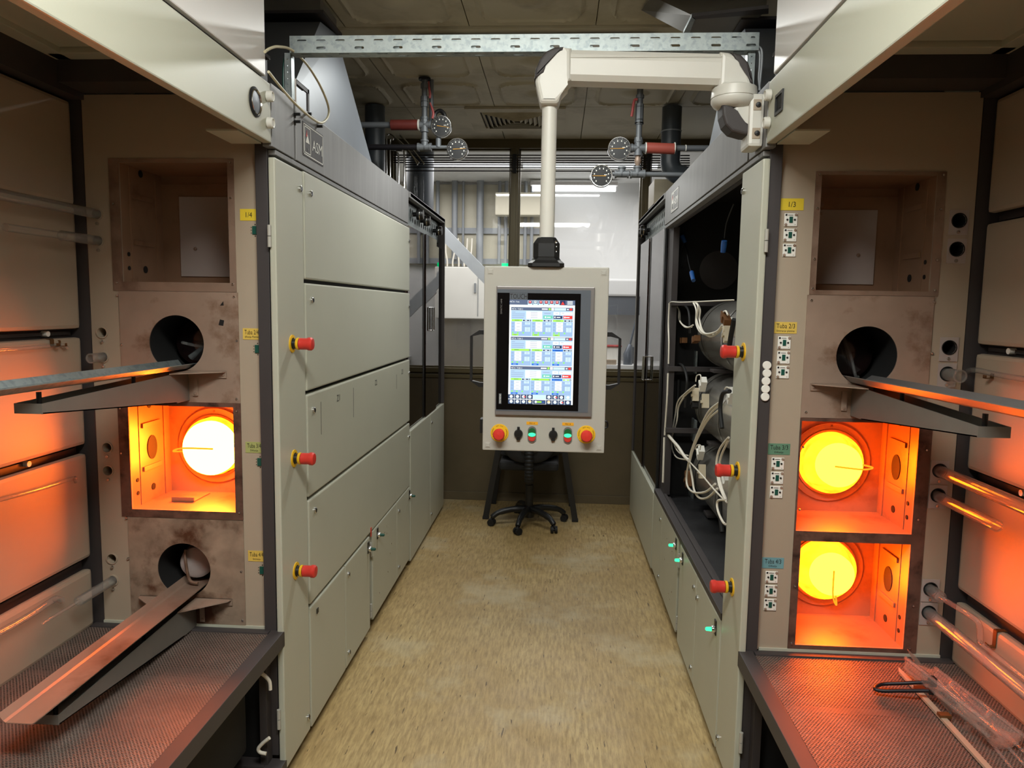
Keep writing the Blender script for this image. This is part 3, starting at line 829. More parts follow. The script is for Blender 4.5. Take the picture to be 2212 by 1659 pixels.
for x, y, ang in ((1512, 830, -50), (1573, 855, -50), (1507, 978, -50), (1562, 1040, -50), (1566, 705, -60)): terminal(x, y, .14, ang, 'whitep', .035, .02)
for x, y, ang, m in ((1468, 735, -5, 'copper'), (1497, 733, -12, 'copper'), (1560, 688, 25, 'copper'), (1517, 866, 80, 'ceram'), (1496, 852, 80, 'ceram'), (1510, 1018, 80, 'ceram'),
                     (1494, 868, 60, 'black'), (1480, 1035, 55, 'copper'), (1563, 722, 70, 'ceram')): terminal(x, y, .11, ang, m, .045 if m == 'copper' else .034, .015)
W = [
    ([(1446, 655), (1451, 652), (1470, 653), (1500, 652), (1585, 648)], .03, .0025),
    ([(1446, 655), (1444, 700), (1445, 740), (1444, 786)], .03, .0045),
    ([(1443, 806), (1441, 860), (1437, 920), (1436, 940)], .03, .005),
    ([(1435, 945), (1434, 980), (1432, 1042)], .03, .006),
    ([(1456, 657), (1466, 668), (1467, 690), (1478, 705), (1488, 707), (1497, 702)], .09, .0042),
    ([(1460, 657), (1468, 672), (1470, 695), (1482, 706), (1494, 706)], .1, .0042),
    ([(1500, 652), (1508, 662), (1505, 690), (1512, 710), (1525, 721), (1548, 716), (1560, 702)], .09, .0045),
    ([(1503, 652), (1512, 668), (1511, 690), (1518, 715), (1534, 727), (1552, 718), (1560, 706)], .1, .0045),
    ([(1497, 652), (1504, 670), (1504, 700), (1516, 720), (1540, 722)], .1, .0042),
    ([(1502, 832), (1482, 848), (1464, 868), (1458, 900), (1450, 940)], .09, .0042),
    ([(1500, 838), (1480, 855), (1466, 880), (1462, 910), (1452, 942)], .095, .0042),
    ([(1498, 836), (1476, 858), (1460, 890), (1455, 920), (1450, 938)], .1, .004),
    ([(1556, 868), (1530, 890), (1508, 935), (1494, 972), (1488, 996)], .08, .0048),
    ([(1556, 872), (1535, 893), (1515, 925), (1498, 968), (1490, 998)], .085, .0048),
    ([(1556, 884), (1530, 906), (1508, 945), (1495, 978), (1488, 996)], .09, .0045),
    ([(1441, 937), (1452, 950), (1465, 965), (1478, 985), (1488, 995)], .05, .008),
    ([(1488, 996), (1483, 1030), (1486, 1052), (1500, 1064), (1525, 1062), (1545, 1045)], .075, .005),
    ([(1488, 996), (1495, 1030), (1500, 1060), (1512, 1076), (1530, 1074), (1550, 1055)], .08, .005),
    ([(1488, 996), (1515, 1025), (1545, 1060), (1570, 1085)], .07, .0035),
    ([(1574, 945), (1555, 970), (1548, 1000), (1552, 1040), (1560, 1065), (1568, 1080)], .07, .0048),
    ([(1574, 950), (1558, 985), (1553, 1020), (1558, 1050), (1568, 1078)], .075, .0048),
    ([(1568, 1080), (1552, 1081), (1549, 1092), (1553, 1110), (1562, 1128), (1567, 1132)], .07, .0048),
    ([(1450, 942), (1452, 970), (1462, 988), (1482, 993)], .09, .0038), ([(1452, 942), (1458, 965), (1470, 980), (1486, 984)], .095, .0038),
    ([(1503, 824), (1505, 812), (1513, 810), (1514, 820)], .12, .003), ([(1563, 848), (1568, 837), (1576, 838)], .12, .003), ([(1502, 970), (1506, 962), (1513, 962), (1512, 972)], .12, .003),
    ([(1562, 690), (1562, 676), (1568, 672), (1572, 680)], .12, .004),
]
for pts, v, r in W:
    obj('wire', G().tube(smooth(tray_px(pts, v)), r, 8), 'wire', fr)
for pts, v, r in (([(1460, 800), (1468, 787), (1478, 795), (1484, 820), (1482, 850), (1480, 880)], .1, .007), ([(1466, 665), (1478, 660), (1488, 675), (1490, 720)], .11, .006), ([(1576, 845), (1562, 850), (1556, 880), (1560, 925)], .08, .009),
                  ([(1586, 690), (1580, 720), (1576, 745)], .08, .010), ([(1585, 440), (1570, 480), (1565, 515)], .12, .003), ([(1466, 500), (1480, 530), (1488, 570), (1494, 590)], .12, .003), ([(1478, 520), (1470, 550), (1473, 576), (1482, 560), (1480, 525)], .12, .003),
                  ([(1466, 820), (1465, 850), (1462, 880)], .12, .01), ([(1556, 1060), (1556, 1110), (1560, 1150)], .13, .01)):
    obj('cable', G().tube(smooth(tray_px(pts, v)), r, 8), 'rubber', fr)
for x0, y0, x1, y1 in ((1565, 520, 1562, 545), (1473, 508, 1480, 524), (1494, 588, 1498, 606)):
    a, b = tray_px([(x0, y0), (x1, y1)], .12); obj('plug_connector', G().tube([a, a.lerp(b, .3), b], [.012, .013, .011], 10), 'blue', fr)
for x, y in ((1498, 742), (1497, 890), (1490, 1040)):
    c = PX(x, y + 45, 0, X(1, .2)); obj('support_plate', G().box(c.x, c.x + .01, c.y - .06, c.y + .06, c.z - .05, c.z + .08), 'galv', fr)

# ------------------------------------------------------------------ loading stations
WV = .665


def station(s):
    lab = {-1: 'left loading station with round ringed window in its fascia and cream wall panels', 1: 'right loading station with black rectangular slot in its fascia'}[s]
    root = thing('loading_station', lab, 'loading station', (X(s, .35), 1.2, 0), 'two open loading stations')
    y0, y1 = -.6, 2.236
    obj('fascia', bb(G(), s, 0, .028, y0, y1 + .01, 2.108, 2.283, .004), 'cream', root)
    obj('cover_panel', bb(G(), s, .004, .03, y0, 2.222, 2.297, 2.93, .004), 'white', root)
    obj('backing_rail', bb(G(), s, .016, .04, y0, y1, 2.27, 2.31), 'frame', root)
    g = G(); bb(g, s, .028, .12, 2.07, 2.235, 2.104, 2.109); bb(g, s, .028, .032, 2.07, 2.235, 2.108, 2.16); obj('fascia_return', g, 'cream', root)
    # hood
    g = G(); bb(g, s, .09, .58, y0, 2.12, 2.352, 2.36); obj('hood_panel', g, 'cream', root)
    g = G(); bb(g, s, .03, .62, 2.125, 2.18, 2.335, 2.36, .003); bb(g, s, .575, .63, y0, 2.18, 2.335, 2.36, .003); bb(g, s, .03, .08, y0, 2.18, 2.335, 2.36, .003)
    obj('hood_trim', g, 'cream', root)
    g = G(); bb(g, s, .03, .70, 2.18, 2.30, 2.272, 2.37); bb(g, s, .625, .70, y0, 2.30, 2.252, 2.37)
    bb(g, s, .02, .70, y0, 2.30, 2.37, 2.38)
    obj('hood_frame', g, 'frame', root)
    # outer wall
    zs = ((1.925 if s < 0 else 1.918, 2.245), (1.53, 1.918 if s < 0 else 1.888), (1.148, 1.502), (.766, 1.118), (.526, .724))
    for z0, z1 in zs:
        obj('wall_panel', bb(G(), s, WV, WV + .03, y0, 2.292, z0, z1, .012), 'inner', root)
    g = G(); bb(g, s, WV + .04, WV + .055, y0, 2.30, .45, 2.28); bb(g, s, .636, WV + .05, F0 - .001, F0 + .03, .45, 2.28)
    for z in (.745, 1.133, 1.516, 1.90): bb(g, s, WV + .03, WV + .042, y0, 2.28, z - .005, z + .005)
    bb(g, s, WV + .012, WV + .05, y0, 2.3, .50, .526)
    obj('wall_frame', g, 'frame', root)
    g = G()
    for y, z in ((2.16, 1.517), (2.05, 1.133)): g.lathe([(.009, 0), (.009, .02), (0, .02)], (X(s, WV + .036), y, z), (-s, 0, 0), 12)
    obj('latch_pin', g, 'whitep', root)
    # shelf with rail and legs
    g = G(); bb(g, s, .05, .665, y0, 2.262, .528, .5305); obj('perforated_shelf', g, 'mesh', root)
    g = G(); bb(g, s, .0, .045, y0, 2.28, .485, .538, .002); bb(g, s, .05, .66, 2.262, 2.29, .5, .536, .002); bb(g, s, .03, .06, y0, 2.28, .485, .49)
    obj('shelf_rail', g, 'frame', root)
    g = G()
    for y in (1.95, 1.3, .6): bb(g, s, .05, .66, y, y + .03, .495, .525)
    obj('shelf_bearer', g, 'frame', root)
    obj('base_rail', bb(G(), s, .0, .06, y0, 2.28, .03, .085, .002), 'frame', root)
    obj('base_rail', bb(G(), s, .06, .64, 2.23, 2.28, .03, .085, .002), 'frame', root)
    obj('leg', bb(G(), s, .05, .075, 2.24, 2.28, .085, .50, .001), 'frame', root)
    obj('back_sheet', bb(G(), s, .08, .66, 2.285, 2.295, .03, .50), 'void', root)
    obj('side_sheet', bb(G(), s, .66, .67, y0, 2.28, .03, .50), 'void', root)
    for z in (2.237, 2.160):
        c = (X(s, 0), 2.213, z)
        obj('knob', G().lathe([(.011, 0), (.0165, .004), (.016, .018), (.013, .021), (.0115, .0205), (.0115, .018), (0, .018)], c, (-s, 0, 0), 20), 'arm', root)
    if s < 0:
        c = (X(s, 0), 2.128, 2.198); a = (-s, 0, 0)
        r = obj('ringed_window', G().lathe([(.042, 0), (.042, .003), (.036, .006), (.032, .003)], c, a, 36), 'black', root)
        obj('rim', G().lathe([(.0365, .005), (.034, .0075), (.0315, .004)], c, a, 36), 'chrome', r)
        obj('lens', G().lathe([(.032, .003), (.02, .005), (0, .006)], c, a, 30), 'sheet', r)
    else:
        g = G().plate(rect(2.095, 2.165, 2.165, 2.222), [rect(2.103, 2.157, 2.173, 2.214)], lambda a, b, h: (X(s, -h), a, b), .004)
        r = obj('slot_socket', g, 'black', root)
        g = G().box(X(s, -.0005), X(s, .0005), 2.103, 2.157, 2.173, 2.214); g.box(X(s, -.002), X(s, 0), 2.108, 2.128, 2.178, 2.209); obj('shutter', g, 'rubber', r)
    return root


station(-1)
station(1)

# ------------------------------------------------------------------ trough brackets and troughs


def bracket(s, z, lab, dx=0):
    c = X(s, TV - .005)
    root = thing('trough_bracket', lab, 'bracket', (c, F0 - .01, z - .1), 'trough brackets on the furnace fronts')
    w_ = .034; yr, ye = F0 - .006, 1.615
    zt, zb, ze_t, ze_b = z - .012, z - .105, z - .028, z - .052
    g = G(); t = .003
    sd = [(yr, zb), (yr, zt), (yr - .09, zt), (ye, ze_t), (ye, ze_b), (yr - .08, zb)]
    for x in (c - w_, c + w_ - t): g.prism(sd, lambda a, b, h, x=x: (x + h, a, b), 0, t)
    g.box(c - w_, c + w_, ye - t, ye, ze_b, ze_t)
    g.slab([(c - w_, ye, ze_b), (c + w_, ye, ze_b), (c + w_, yr - .08, zb), (c - w_, yr - .08, zb)], (0, 0, t))
    obj('arm', g, 'dsheet', root)
    u = .16
    for q in (-1, 1):
        g = G()
        g.slab([(c + q * w_, yr, zt + .004), (c + q * u, yr, zt + .004), (c + q * (u - .006), yr - .02, zt + .004), (c + q * w_, yr - .12, zt + .004)], (0, 0, -.003))
        g.slab([(c + q * w_, yr, zt + .004), (c + q * u, yr, zt + .004), (c + q * u, yr, zt - .018), (c + q * w_, yr, zt - .018)], (0, -.003, 0))
        obj('wing_plate', g, 'steel2', root)
    for q in (-1, 1):
        g = G().box(c + q * .056 - .008, c + q * .056 + .008, yr - .004, yr, zt - .078, zt - .018); k = obj('clip', g, 'steel2', root)
        obj('screw', G().lathe([(0, -.003), (.005, -.002), (.005, .001)], (c + q * .056, yr - .004, zt - .07), (0, 1, 0), 10), 'steel', k)
        obj('screw', G().lathe([(0, -.003), (.004, -.002), (.004, .001)], (c + q * .150, yr - .003, zt - .008), (0, 1, 0), 10), 'steel', root)
    for y, zz in ((ye + .035, ze_t), (2.04, ze_t + (zt - ze_t) * .62)):
        obj('rest_pin', G().tube([(c, y, zz - .02), (c, y, z - .005)], .006, 10), 'black', root)
    return root


bracket(-1, 1.408, 'grey sheet bracket under the trough of the dark second opening, left furnace')
bracket(-1, .642, 'grey sheet bracket under the long trough above the left mesh shelf')
bracket(1, 1.408, 'grey sheet bracket under the curved trough on the right furnace')


def trough(lab, cx, ya, yb, za, zb, prof, m, bow=0.):
    g = G(); k = 24; n = len(prof); vs = []; t = .0022
    for up in (0, 1):
        for i in range(k + 1):
            f = i / k; y = ya + (yb - ya) * f; z = za + (zb - za) * f + bow * math.sin(f * math.pi * .5)
            for a, b in prof: vs.append((cx + a, y, z + b + up * t))
    o = (k + 1) * n; fs = []
    for i in range(k):
        for j in range(n - 1):
            q = (i * n + j, i * n + j + 1, (i + 1) * n + j + 1, (i + 1) * n + j); fs.append(q); fs.append(tuple(p + o for p in reversed(q)))
    for i in range(k):
        for j in (0, n - 1): fs.append((i * n + j, (i + 1) * n + j, (i + 1) * n + j + o, i * n + j + o))
    for i in (0, k):
        for j in range(n - 1): fs.append((i * n + j, i * n + j + 1, i * n + j + 1 + o, i * n + j + o))
    g.add(vs, fs)
    return solo('loading_trough', g, m, lab, 'trough', 'loading troughs')


PROF = [(-.052, .020), (-.040, .004), (-.034, 0), (.030, 0), (.036, .003), (.052, .016)]
trough('steel trough leading into the dark second opening of the left furnace', X(-1, TV), 2.40, 1.25, 1.404, 1.414, PROF, 'galv')
trough('long copper-lit trough sloping over the left mesh shelf into the lowest opening', X(-1, TV - .005), 2.42, 1.53, .650, .640, PROF, 'steel')
trough('curved grey trough leading into the dark second opening of the right furnace', X(1, TV), 2.40, 1.22, 1.402, 1.418, [(a * 1.2, b) for a, b in PROF], 'bezel', .006)

# ------------------------------------------------------------------ quartz tubes, rods and clips


def qtube(lab, pts, r, m='quartz', thick=None, group='quartz tubes parked in the wall sockets', name='quartz_tube'):
    g = G()
    if thick: g.pipe(pts[0], pts[1], r, thick, 24)
    if len(pts) > 2 or not thick: g.tube(smooth(pts[1:] if thick else pts, 5), r * (.38 if thick else 1), 12)
    return solo(name, g, m, lab, 'tube', group)


def ray_x(x, y, xx): return PX(x, y, 0, xx)


XT = X(-1, .598)
def socket_tube(s, z, yend, r, lab, tail=None):
    x = X(s, .598 if s < 0 else .59); zz = z - (.0195 - .0035 if s < 0 else .0205) + r + .0005
    g = G().pipe((x, F0 + .07, zz), (x, yend, zz), r, .0022, 28)
    if not tail: g.ring((x, yend - .002, zz), (0, 1, 0), r - .0035, r + .0008, .004, 28)
    else: g.lathe([(r * .98, 0), (r * .7, -.004), (r * .5, -.005)], (x, yend, zz), (0, 1, 0), 24)
    if tail: g.tube([(x, yend + .01, zz)] + smooth([(x + a, yend - b, zz + c) for a, b, c in tail], 5), tail_r, 10)
    return solo('quartz_tube', g, 'quartz', lab, 'tube', 'quartz tubes parked in the wall sockets')


tail_r = .0075
socket_tube(-1, 1.8975, 1.55, .0158, 'long clear quartz tube in the topmost socket of the left wall')
tail_r = .011
socket_tube(-1, 1.813, 2.125, .0155, 'clear quartz tube with thinner end below the topmost one on the left', ((0, .0, 0), (0, .2, .0), (0, .225, 0)))
socket_tube(-1, 1.438, 2.235, .0155, 'short quartz stub poking out beside the dark second opening, left side')
tail_r = .0045
socket_tube(-1, .681, 2.12, .0155, 'quartz tube with a thin needle end in the lowest left socket', ((0, 0, 0), (0, .12, 0), (0, .16, 0)))
tail_r = .012
socket_tube(1, 1.438, 2.225, .019, 'short slant-cut quartz stub beside the dark second opening, right side')
socket_tube(1, 1.137, 1.78, .0185, 'upper of two orange-lit quartz tubes beside the glowing third opening')
socket_tube(1, 1.059, 1.99, .0165, 'lower, shorter orange-lit quartz tube with a round open end')
tail_r = .008
socket_tube(1, .757, 2.235, .018, 'quartz tube drawn into a thin rod that bends down, right wall', ((0, 0, 0), (.022, .13, -.004), (.030, .155, -.02), (.034, .158, -.062), (.038, .175, -.072), (.040, .45, -.072)))
socket_tube(1, .681, 1.72, .0185, 'long orange-lit quartz tube in the lowest right socket')


def wall_rod(s, lab, pts, r):
    x = X(s, WV) - s * (.004 + r)
    P = [PX(a, b, 0, x) for a, b in pts]
    return solo('quartz_rod', G().tube(smooth(P, 5), r, 10), 'rodq', lab, 'rod', 'quartz rods clipped to the wall panels')


wall_rod(-1, 'thin orange-lit quartz rod hanging by a clip from the left wall', ((-160, 768), (-60, 760), (60, 752), (128, 746), (138, 746), (146, 752)), .0055)
wall_rod(-1, 'hook-ended quartz rod lying across the glowing left wall panel', ((-190, 1130), (-60, 1095), (80, 1058), (155, 1034), (162, 1035), (165, 1042)), .0065)
wall_rod(-1, 'thick orange-lit quartz rod on the lowest left wall panel', ((-150, 1440), (-50, 1392), (50, 1338), (112, 1298), (122, 1294), (134, 1297)), .010)
wall_rod(1, 'quartz rod with a cranked end hanging by a tag on the right wall', ((2080, 815), (2090, 802), (2110, 800), (2140, 806), (2180, 814), (2260, 826)), .0085)


def clip(s, lab, x, y0, y1, wd=.016):
    a = PX(x, y0, 0, X(s, WV) - s * .002); b = PX(x, y1, 0, X(s, WV) - s * .002)
    g = G(); xx = X(s, WV - .001)
    g.box(xx, xx - s * .002, a.y - wd / 2, a.y + wd / 2, b.z, a.z); g.box(xx - s * .002, xx - s * .022, a.y - wd / 2, a.y + wd / 2, b.z, b.z + .002)
    g.box(xx, xx + s * .028, a.y - wd / 2, a.y + wd / 2, a.z, a.z + .002); g.box(xx - s * .02, xx - s * .022, a.y - wd / 2, a.y + wd / 2, b.z, b.z + .010)
    return solo('hanging_clip', g, 'copper', lab, 'clip', 'clips hooked over the wall panels')


clip(-1, 'small bent clip holding the rod on the upper left wall', 112, 733, 748)
clip(-1, 'small upright tag on the end of the upper left rod', 129, 736, 748, .008)
clip(1, 'orange-lit metal clip hooked over the lowest right wall panel', 2150, 1362, 1400)
clip(1, 'small bright tag on the cranked rod, right wall', 2143, 808, 818)

# ------------------------------------------------------------------ things on the right mesh shelf
zs_ = .5305
a0 = PX(1992, 1452, 2, zs_ + .035); a1 = PX(2168, 1592, 2, zs_ + .035)
ax = (a1 - a0).normalized(); up = Vector((0, 0, 1)); sd = ax.cross(up).normalized()
roll_ = math.radians(20); e1 = sd * math.cos(roll_) + up * math.sin(roll_); e2 = -sd * math.sin(roll_) + up * math.cos(roll_)
root = thing('quartz_boat', 'clear quartz wafer boat lying on the right mesh shelf', 'wafer boat', (a0.x, a0.y, zs_))
Lb = (a1 - a0).length; R_ = .052
def bp(t, q, r=1.0): return a0 + ax * (Lb * t) + (e1 * math.cos(q) + e2 * math.sin(q)) * R_ * r + up * .024
g = G(); k = 10
for t0, t1, q0, q1 in ((0, 1, -math.pi * 1.0, -math.pi * .72), (0, 1, -math.pi * .28, 0), (.0, .12, -math.pi * .72, -math.pi * .28), (.9, 1, -math.pi * .72, -math.pi * .28), (.42, .56, -math.pi * .72, -math.pi * .28)):
    vs = []
    for r in (1, .94):
        for t in (t0, t1):
            for i in range(k + 1): vs.append(bp(t, q0 + (q1 - q0) * i / k, r))
    n = k + 1; fs = []
    for i in range(k):
        fs += [(i, i + 1, n + i + 1, n + i), (2 * n + i, 3 * n + i, 3 * n + i + 1, 2 * n + i + 1), (i, 2 * n + i, 2 * n + i + 1, i + 1), (n + i, n + i + 1, 3 * n + i + 1, 3 * n + i)]
    fs += [(0, n, 3 * n, 2 * n), (k, 2 * n + k, 3 * n + k, n + k)]
    g.add(vs, fs, 0, False)
obj('shell', g, 'quartz', root)
for q in (-math.pi, -.02, -math.pi * .82, -math.pi * .2):
    obj('side_rod', G().tube([bp(-.03, q, .97), bp(1.03, q, .97)], .0055, 10), 'rodq', root)
for t in (.22, .68): obj('cross_bar', G().tube(smooth([bp(t, -math.pi, .95), bp(t + .02, -math.pi * .75, .72), bp(t + .02, -math.pi * .25, .72), bp(t, 0, .95)], 5), .007, 8), 'rodq', root)
for t in (0, 1):
    g = G(); poly = [bp(t, -math.pi + math.pi * i / 12, 1.05) for i in range(13)] + [bp(t, -.25, .45), bp(t, -math.pi + .25, .45)]
    g.slab(poly, ax * (.004 if t else -.004)); obj('end_plate', g, 'quartz', root)
for t in (.25, .75):
    for q in (-math.pi * .62, -math.pi * .38):
        p = bp(t, q, 1.0); obj('foot', G().box(p.x - .006, p.x + .006, p.y - .006, p.y + .006, zs_, p.z + .004), 'quartz', root)
# loose quartz blade leaning against the boat
b0 = PX(1960, 1404, 2, zs_ + .05); b1 = PX(2055, 1545, 2, zs_ + .01)
g = G(); d = (b1 - b0); w_ = Vector((.022, .01, -.012))
g.slab([b0, b0 + d * .12 + w_ * .9, b0 + d * .9 + w_, b1, b0 + d * .85 - w_ * .5, b0 + d * .2 - w_ * .4], (0, 0, .004))
solo('quartz_shard', g, 'quartz', 'pointed clear quartz blade leaning on the wafer boat', 'blade')
# boat fork: bent steel loop handle
f0 = PX(1890, 1487, 2, zs_ + .02); f1 = PX(2012, 1473, 2, zs_ + .05); f2 = PX(2010, 1492, 2, zs_ + .04)
f0b = PX(1905, 1478, 2, zs_ + .02); f0c = PX(1905, 1492, 2, zs_ + .02)
root = thing('lifting_fork', 'bent dark steel loop handle stuck into the wafer boat', 'tool', (f0.x, f0.y, zs_))
obj('loop', G().tube(smooth([f1, f1.lerp(f0b, .5), f0b, f0, f0c, f0c.lerp(f2, .5), f2], 8), .0055, 12), 'bolt', root)
g = G().box(f1.x - .006, f1.x + .012, f1.y - .008, f1.y + .012, f1.z - .012, f1.z + .014, .002); g.box(f2.x - .006, f2.x + .01, f2.y - .006, f2.y + .008, f2.z - .01, f2.z + .006, .002)
obj('tine_block', g, 'black', root)
# pale flat bar with its two clamps, and thin rods beside it
r0 = PX(1938, 1445, 2, zs_ + .006); r1 = PX(2150, 1680, 2, zs_ + .006); d = (r1 - r0).normalized(); n_ = Vector((-d.y, d.x, 0)) * .008
root = thing('quartz_paddle', 'pale flat quartz bar lying along the boat on the right shelf', 'bar', (r0.x, r0.y, zs_))
obj('bar', G().slab([r0 + n_ * .4, r0 + d * .05 + n_, r1 + n_, r1 - n_, r0 + d * .03 - n_], (0, 0, .007)), 'inner', root)
for x, y in ((1990, 1490), (2042, 1548)):
    c = PX(x, y, 2, zs_ + .012); obj('clamp', G().slab([c - d * .010 - n_ * 2.2, c + d * .010 - n_ * 2.2, c + d * .010 + n_ * 1.5, c - d * .010 + n_ * 1.5], (0, 0, .008)), 'copper', root)
for i, (x0, y0, x1, y1, lab) in enumerate(((2120, 1580, 2190, 1665, 'thin quartz rod nearest the pale bar, under the wafer boat'), (2150, 1585, 2225, 1665, 'middle one of three thin quartz rods under the wafer boat'), (2178, 1592, 2250, 1660, 'thin quartz rod nearest the wall, under the wafer boat'))):
    p, q = PX(x0, y0, 2, zs_ + .006), PX(x1, y1, 2, zs_ + .006); p = p - (q - p) * 1.6
    solo('quartz_rod', G().tube([p, q], .0048, 10), 'rodq', lab, 'rod', 'thin quartz rods on the right shelf')

# ------------------------------------------------------------------ gas source cabinets at the far end of each bank


def gas_cabinet(s):
    zt = .862 if s < 0 else .522
    lab = {-1: 'left rear gas cabinet with smoked sliding doors, black regulators and tall cream lower doors', 1: 'right rear gas cabinet with tall glass doors beside the open furnace'}[s]
    root = thing('gas_cabinet', lab, 'cabinet', (X(s, .35), 5.0, 0), 'gas cabinets at the far end')
    ya, yb = 4.372, 5.70
    g = G(); bb(g, s, .036, .65, ya, yb, .08, zt - .02); bb(g, s, .63, .65, ya, yb, .1, 2.28)
    bb(g, s, .0, .65, yb - .02, yb, zt, 2.28); bb(g, s, .036, .65, ya, ya + .012, zt, 2.28); bb(g, s, .0, .65, ya, yb, 2.265, 2.285)
    obj('body', g, 'frame', root)
    obj('top_rail', bb(G(), s, 0, .03, ya - .02, yb, 2.255, 2.29, .003), 'band', root)
    obj('interior_wall', bb(G(), s, .40, .41, ya + .02, yb - .03, zt, 2.08), 'roomw', root)
    for y in (ya + .1, yb - .1): obj('foot', G().lathe([(0, 0), (.028, 0), (.028, .02), (.014, .03), (.014, .085)], (X(s, .1), y, 0), (0, 0, 1), 12), 'rubber', root)
    if s < 0:
        door(root, s, ya + .004, 5.075, .03, zt - .006, ()); door(root, s, 5.082, yb, .03, zt - .006, ((5.12, zt - .07), (5.12, .12)))
    else: door(root, s, ya + .004, yb, .04, zt - .006, ())
    # perforated valve strip and regulators
    zr = 2.105
    hol = [circle(4.46 + .075 * i, 2.21 - .05 * j, .017, 16) for i in range(16) for j in range(2)]
    obj('valve_strip', G().plate(rect(ya + .012, yb - .02, zr, 2.25), hol, side(s, .05), .003), 'galv', root)
    for y, z in ((4.70, 2.20), (4.95, 2.19), (5.45, 2.175)) if s < 0 else ((5.42, 2.19), (5.56, 2.18)):
        r = obj('regulator', G().lathe([(.014, 0), (.014, .02), (.034, .024), (.036, .05), (.030, .066), (0, .068)], (X(s, .05), y, z), (-s, 0, 0), 20), 'black', root)
        obj('collar', G().lathe([(.037, .040), (.038, .043), (.037, .047)], (X(s, .05), y, z), (-s, 0, 0), 20), 'chrome', r)
    # sliding panes
    m = 'amber' if s < 0 else 'amber'
    if s < 0:
        spans = ((ya + .015, 4.88, .020), (4.93, 5.36, .008), (5.30, yb - .02, .022)); bars = ((4.88, 4.97),)
    else:
        spans = ((ya + .06, 5.02, .020), (5.10, yb - .02, .010)); bars = ((5.03, 5.10), (ya + .01, ya + .06))
    for a, b, v in spans:
        obj('glass_door', bb(G(), s, v, v + .006, a, b, zt, 2.10 if v < .021 or s > 0 else 2.06), m, root)
    for a, b in bars: obj('upright', bb(G(), s, .018, .03, a, b, zt, 2.10), 'black' if b < 4.98 or s > 0 else 'frame', root)
    yh = 5.13 if s < 0 else 5.02
    g = G(); zh = 1.53 if s < 0 else 1.22
    g.tube([(X(s, v), yh + dy, zh + dz) for v, dy, dz in ((-.008, -.04, -.08), (-.008, -.04, .08), (-.008, .04, .08), (-.008, .04, -.08), (-.008, -.04, -.08))], .005, 8)
    g.cyl((X(s, -.008), yh, zh + .08), (X(s, .02), yh, zh + .08), .004, 8); g.cyl((X(s, -.008), yh, zh - .08), (X(s, .02), yh, zh - .08), .004, 8)
    obj('handle', g, 'chrome', root)
    # what can be made out behind the smoked panes
    obj('shelf', bb(G(), s, .06, .40, ya + .03, yb - .04, 1.26, 1.275), 'sheet', root)
    if s < 0:
        obj('source_case', bb(G(), s, .22, .39, 5.02, 5.5, 1.30, 1.80, .01), 'whitep', root)
        obj('source_case', bb(G(), s, .25, .39, 4.45, 4.80, 1.28, 1.52, .01), 'inner', root)
        obj('glass_vessel', G().lathe([(0, 0), (.05, 0), (.055, .02), (.055, .14), (.02, .17), (.02, .2)], (X(s, .2), 4.6, .90), (0, 0, 1), 20), 'quartz', root)
    else:
        obj('source_case', bb(G(), s, .22, .39, 4.6, 5.3, 1.30, 1.75, .01), 'whitep', root)
    obj('lower_shelf', bb(G(), s, .03, .40, ya + .02, yb - .03, zt - .01, zt), 'sheet', root)
    return root


gas_cabinet(-1)
gas_cabinet(1)

# ------------------------------------------------------------------ exhaust hoods and ducts above the banks


def hood(s, A, B, T1, T2, lab, depth=.58, stack=True):
    off = Vector((s * depth, 0, 0)); k = .75
    A2 = A + off; B2 = B + off; U1 = T1 + Vector((s * depth * k, 0, 0)); U2 = T2 + Vector((s * depth * k, 0, 0))
    g = G().add([A, B, B2, A2, T1, T2, U2, U1], [(0, 1, 5, 4), (1, 2, 6, 5), (2, 3, 7, 6), (3, 0, 4, 7), (4, 5, 6, 7), (0, 3, 2, 1)])
    root = thing('exhaust_hood', lab, 'hood', (A.x + off.x / 2, (A.y + B.y) / 2, A.z), 'tapering exhaust hoods on the furnaces')
    obj('shell', g, 'sheet', root)
    f = .02; g = G()
    x0, x1 = sorted((T1.x - s * f, U1.x + s * f)); z = max(T1.z, T2.z)
    g.box(x0, x1, T1.y - f, T2.y + f, z, z + .012)
    obj('flange', g, 'frame', root)
    if stack: obj('duct', G().box(min(T1.x, U1.x), max(T1.x, U1.x), T1.y, T2.y, z + .012, 2.93), 'dsheet', root)
    return root


hood(-1, Vector((X(-1, .05), 2.50, 2.2885)), Vector((X(-1, .05), PX(808, 352, 0, X(-1, .05)).y, 2.2885)), PX(692, 47, 0, -1.05), PX(727, 75, 0, -1.05), 'tapering bare-metal exhaust hood on the left furnace behind the looped hose')
T1 = PX(1609, 62, 0, .70); T2 = PX(1580, 92, 0, .70)
hood(1, Vector((X(1, .004), 2.40, 2.2885)), Vector((X(1, .004), 3.12, 2.2885)), T1, T2, 'tapering bare-metal exhaust hood on the right furnace behind the pivot arm', stack=False)


def hull(g, pts, mi=0):
    b = bmesh.new(); vv = [b.verts.new(p) for p in pts]; bmesh.ops.convex_hull(b, input=vv)
    bmesh.ops.dissolve_limit(b, angle_limit=.02, verts=list(b.verts), edges=list(b.edges)); return g.bm(b, mi)


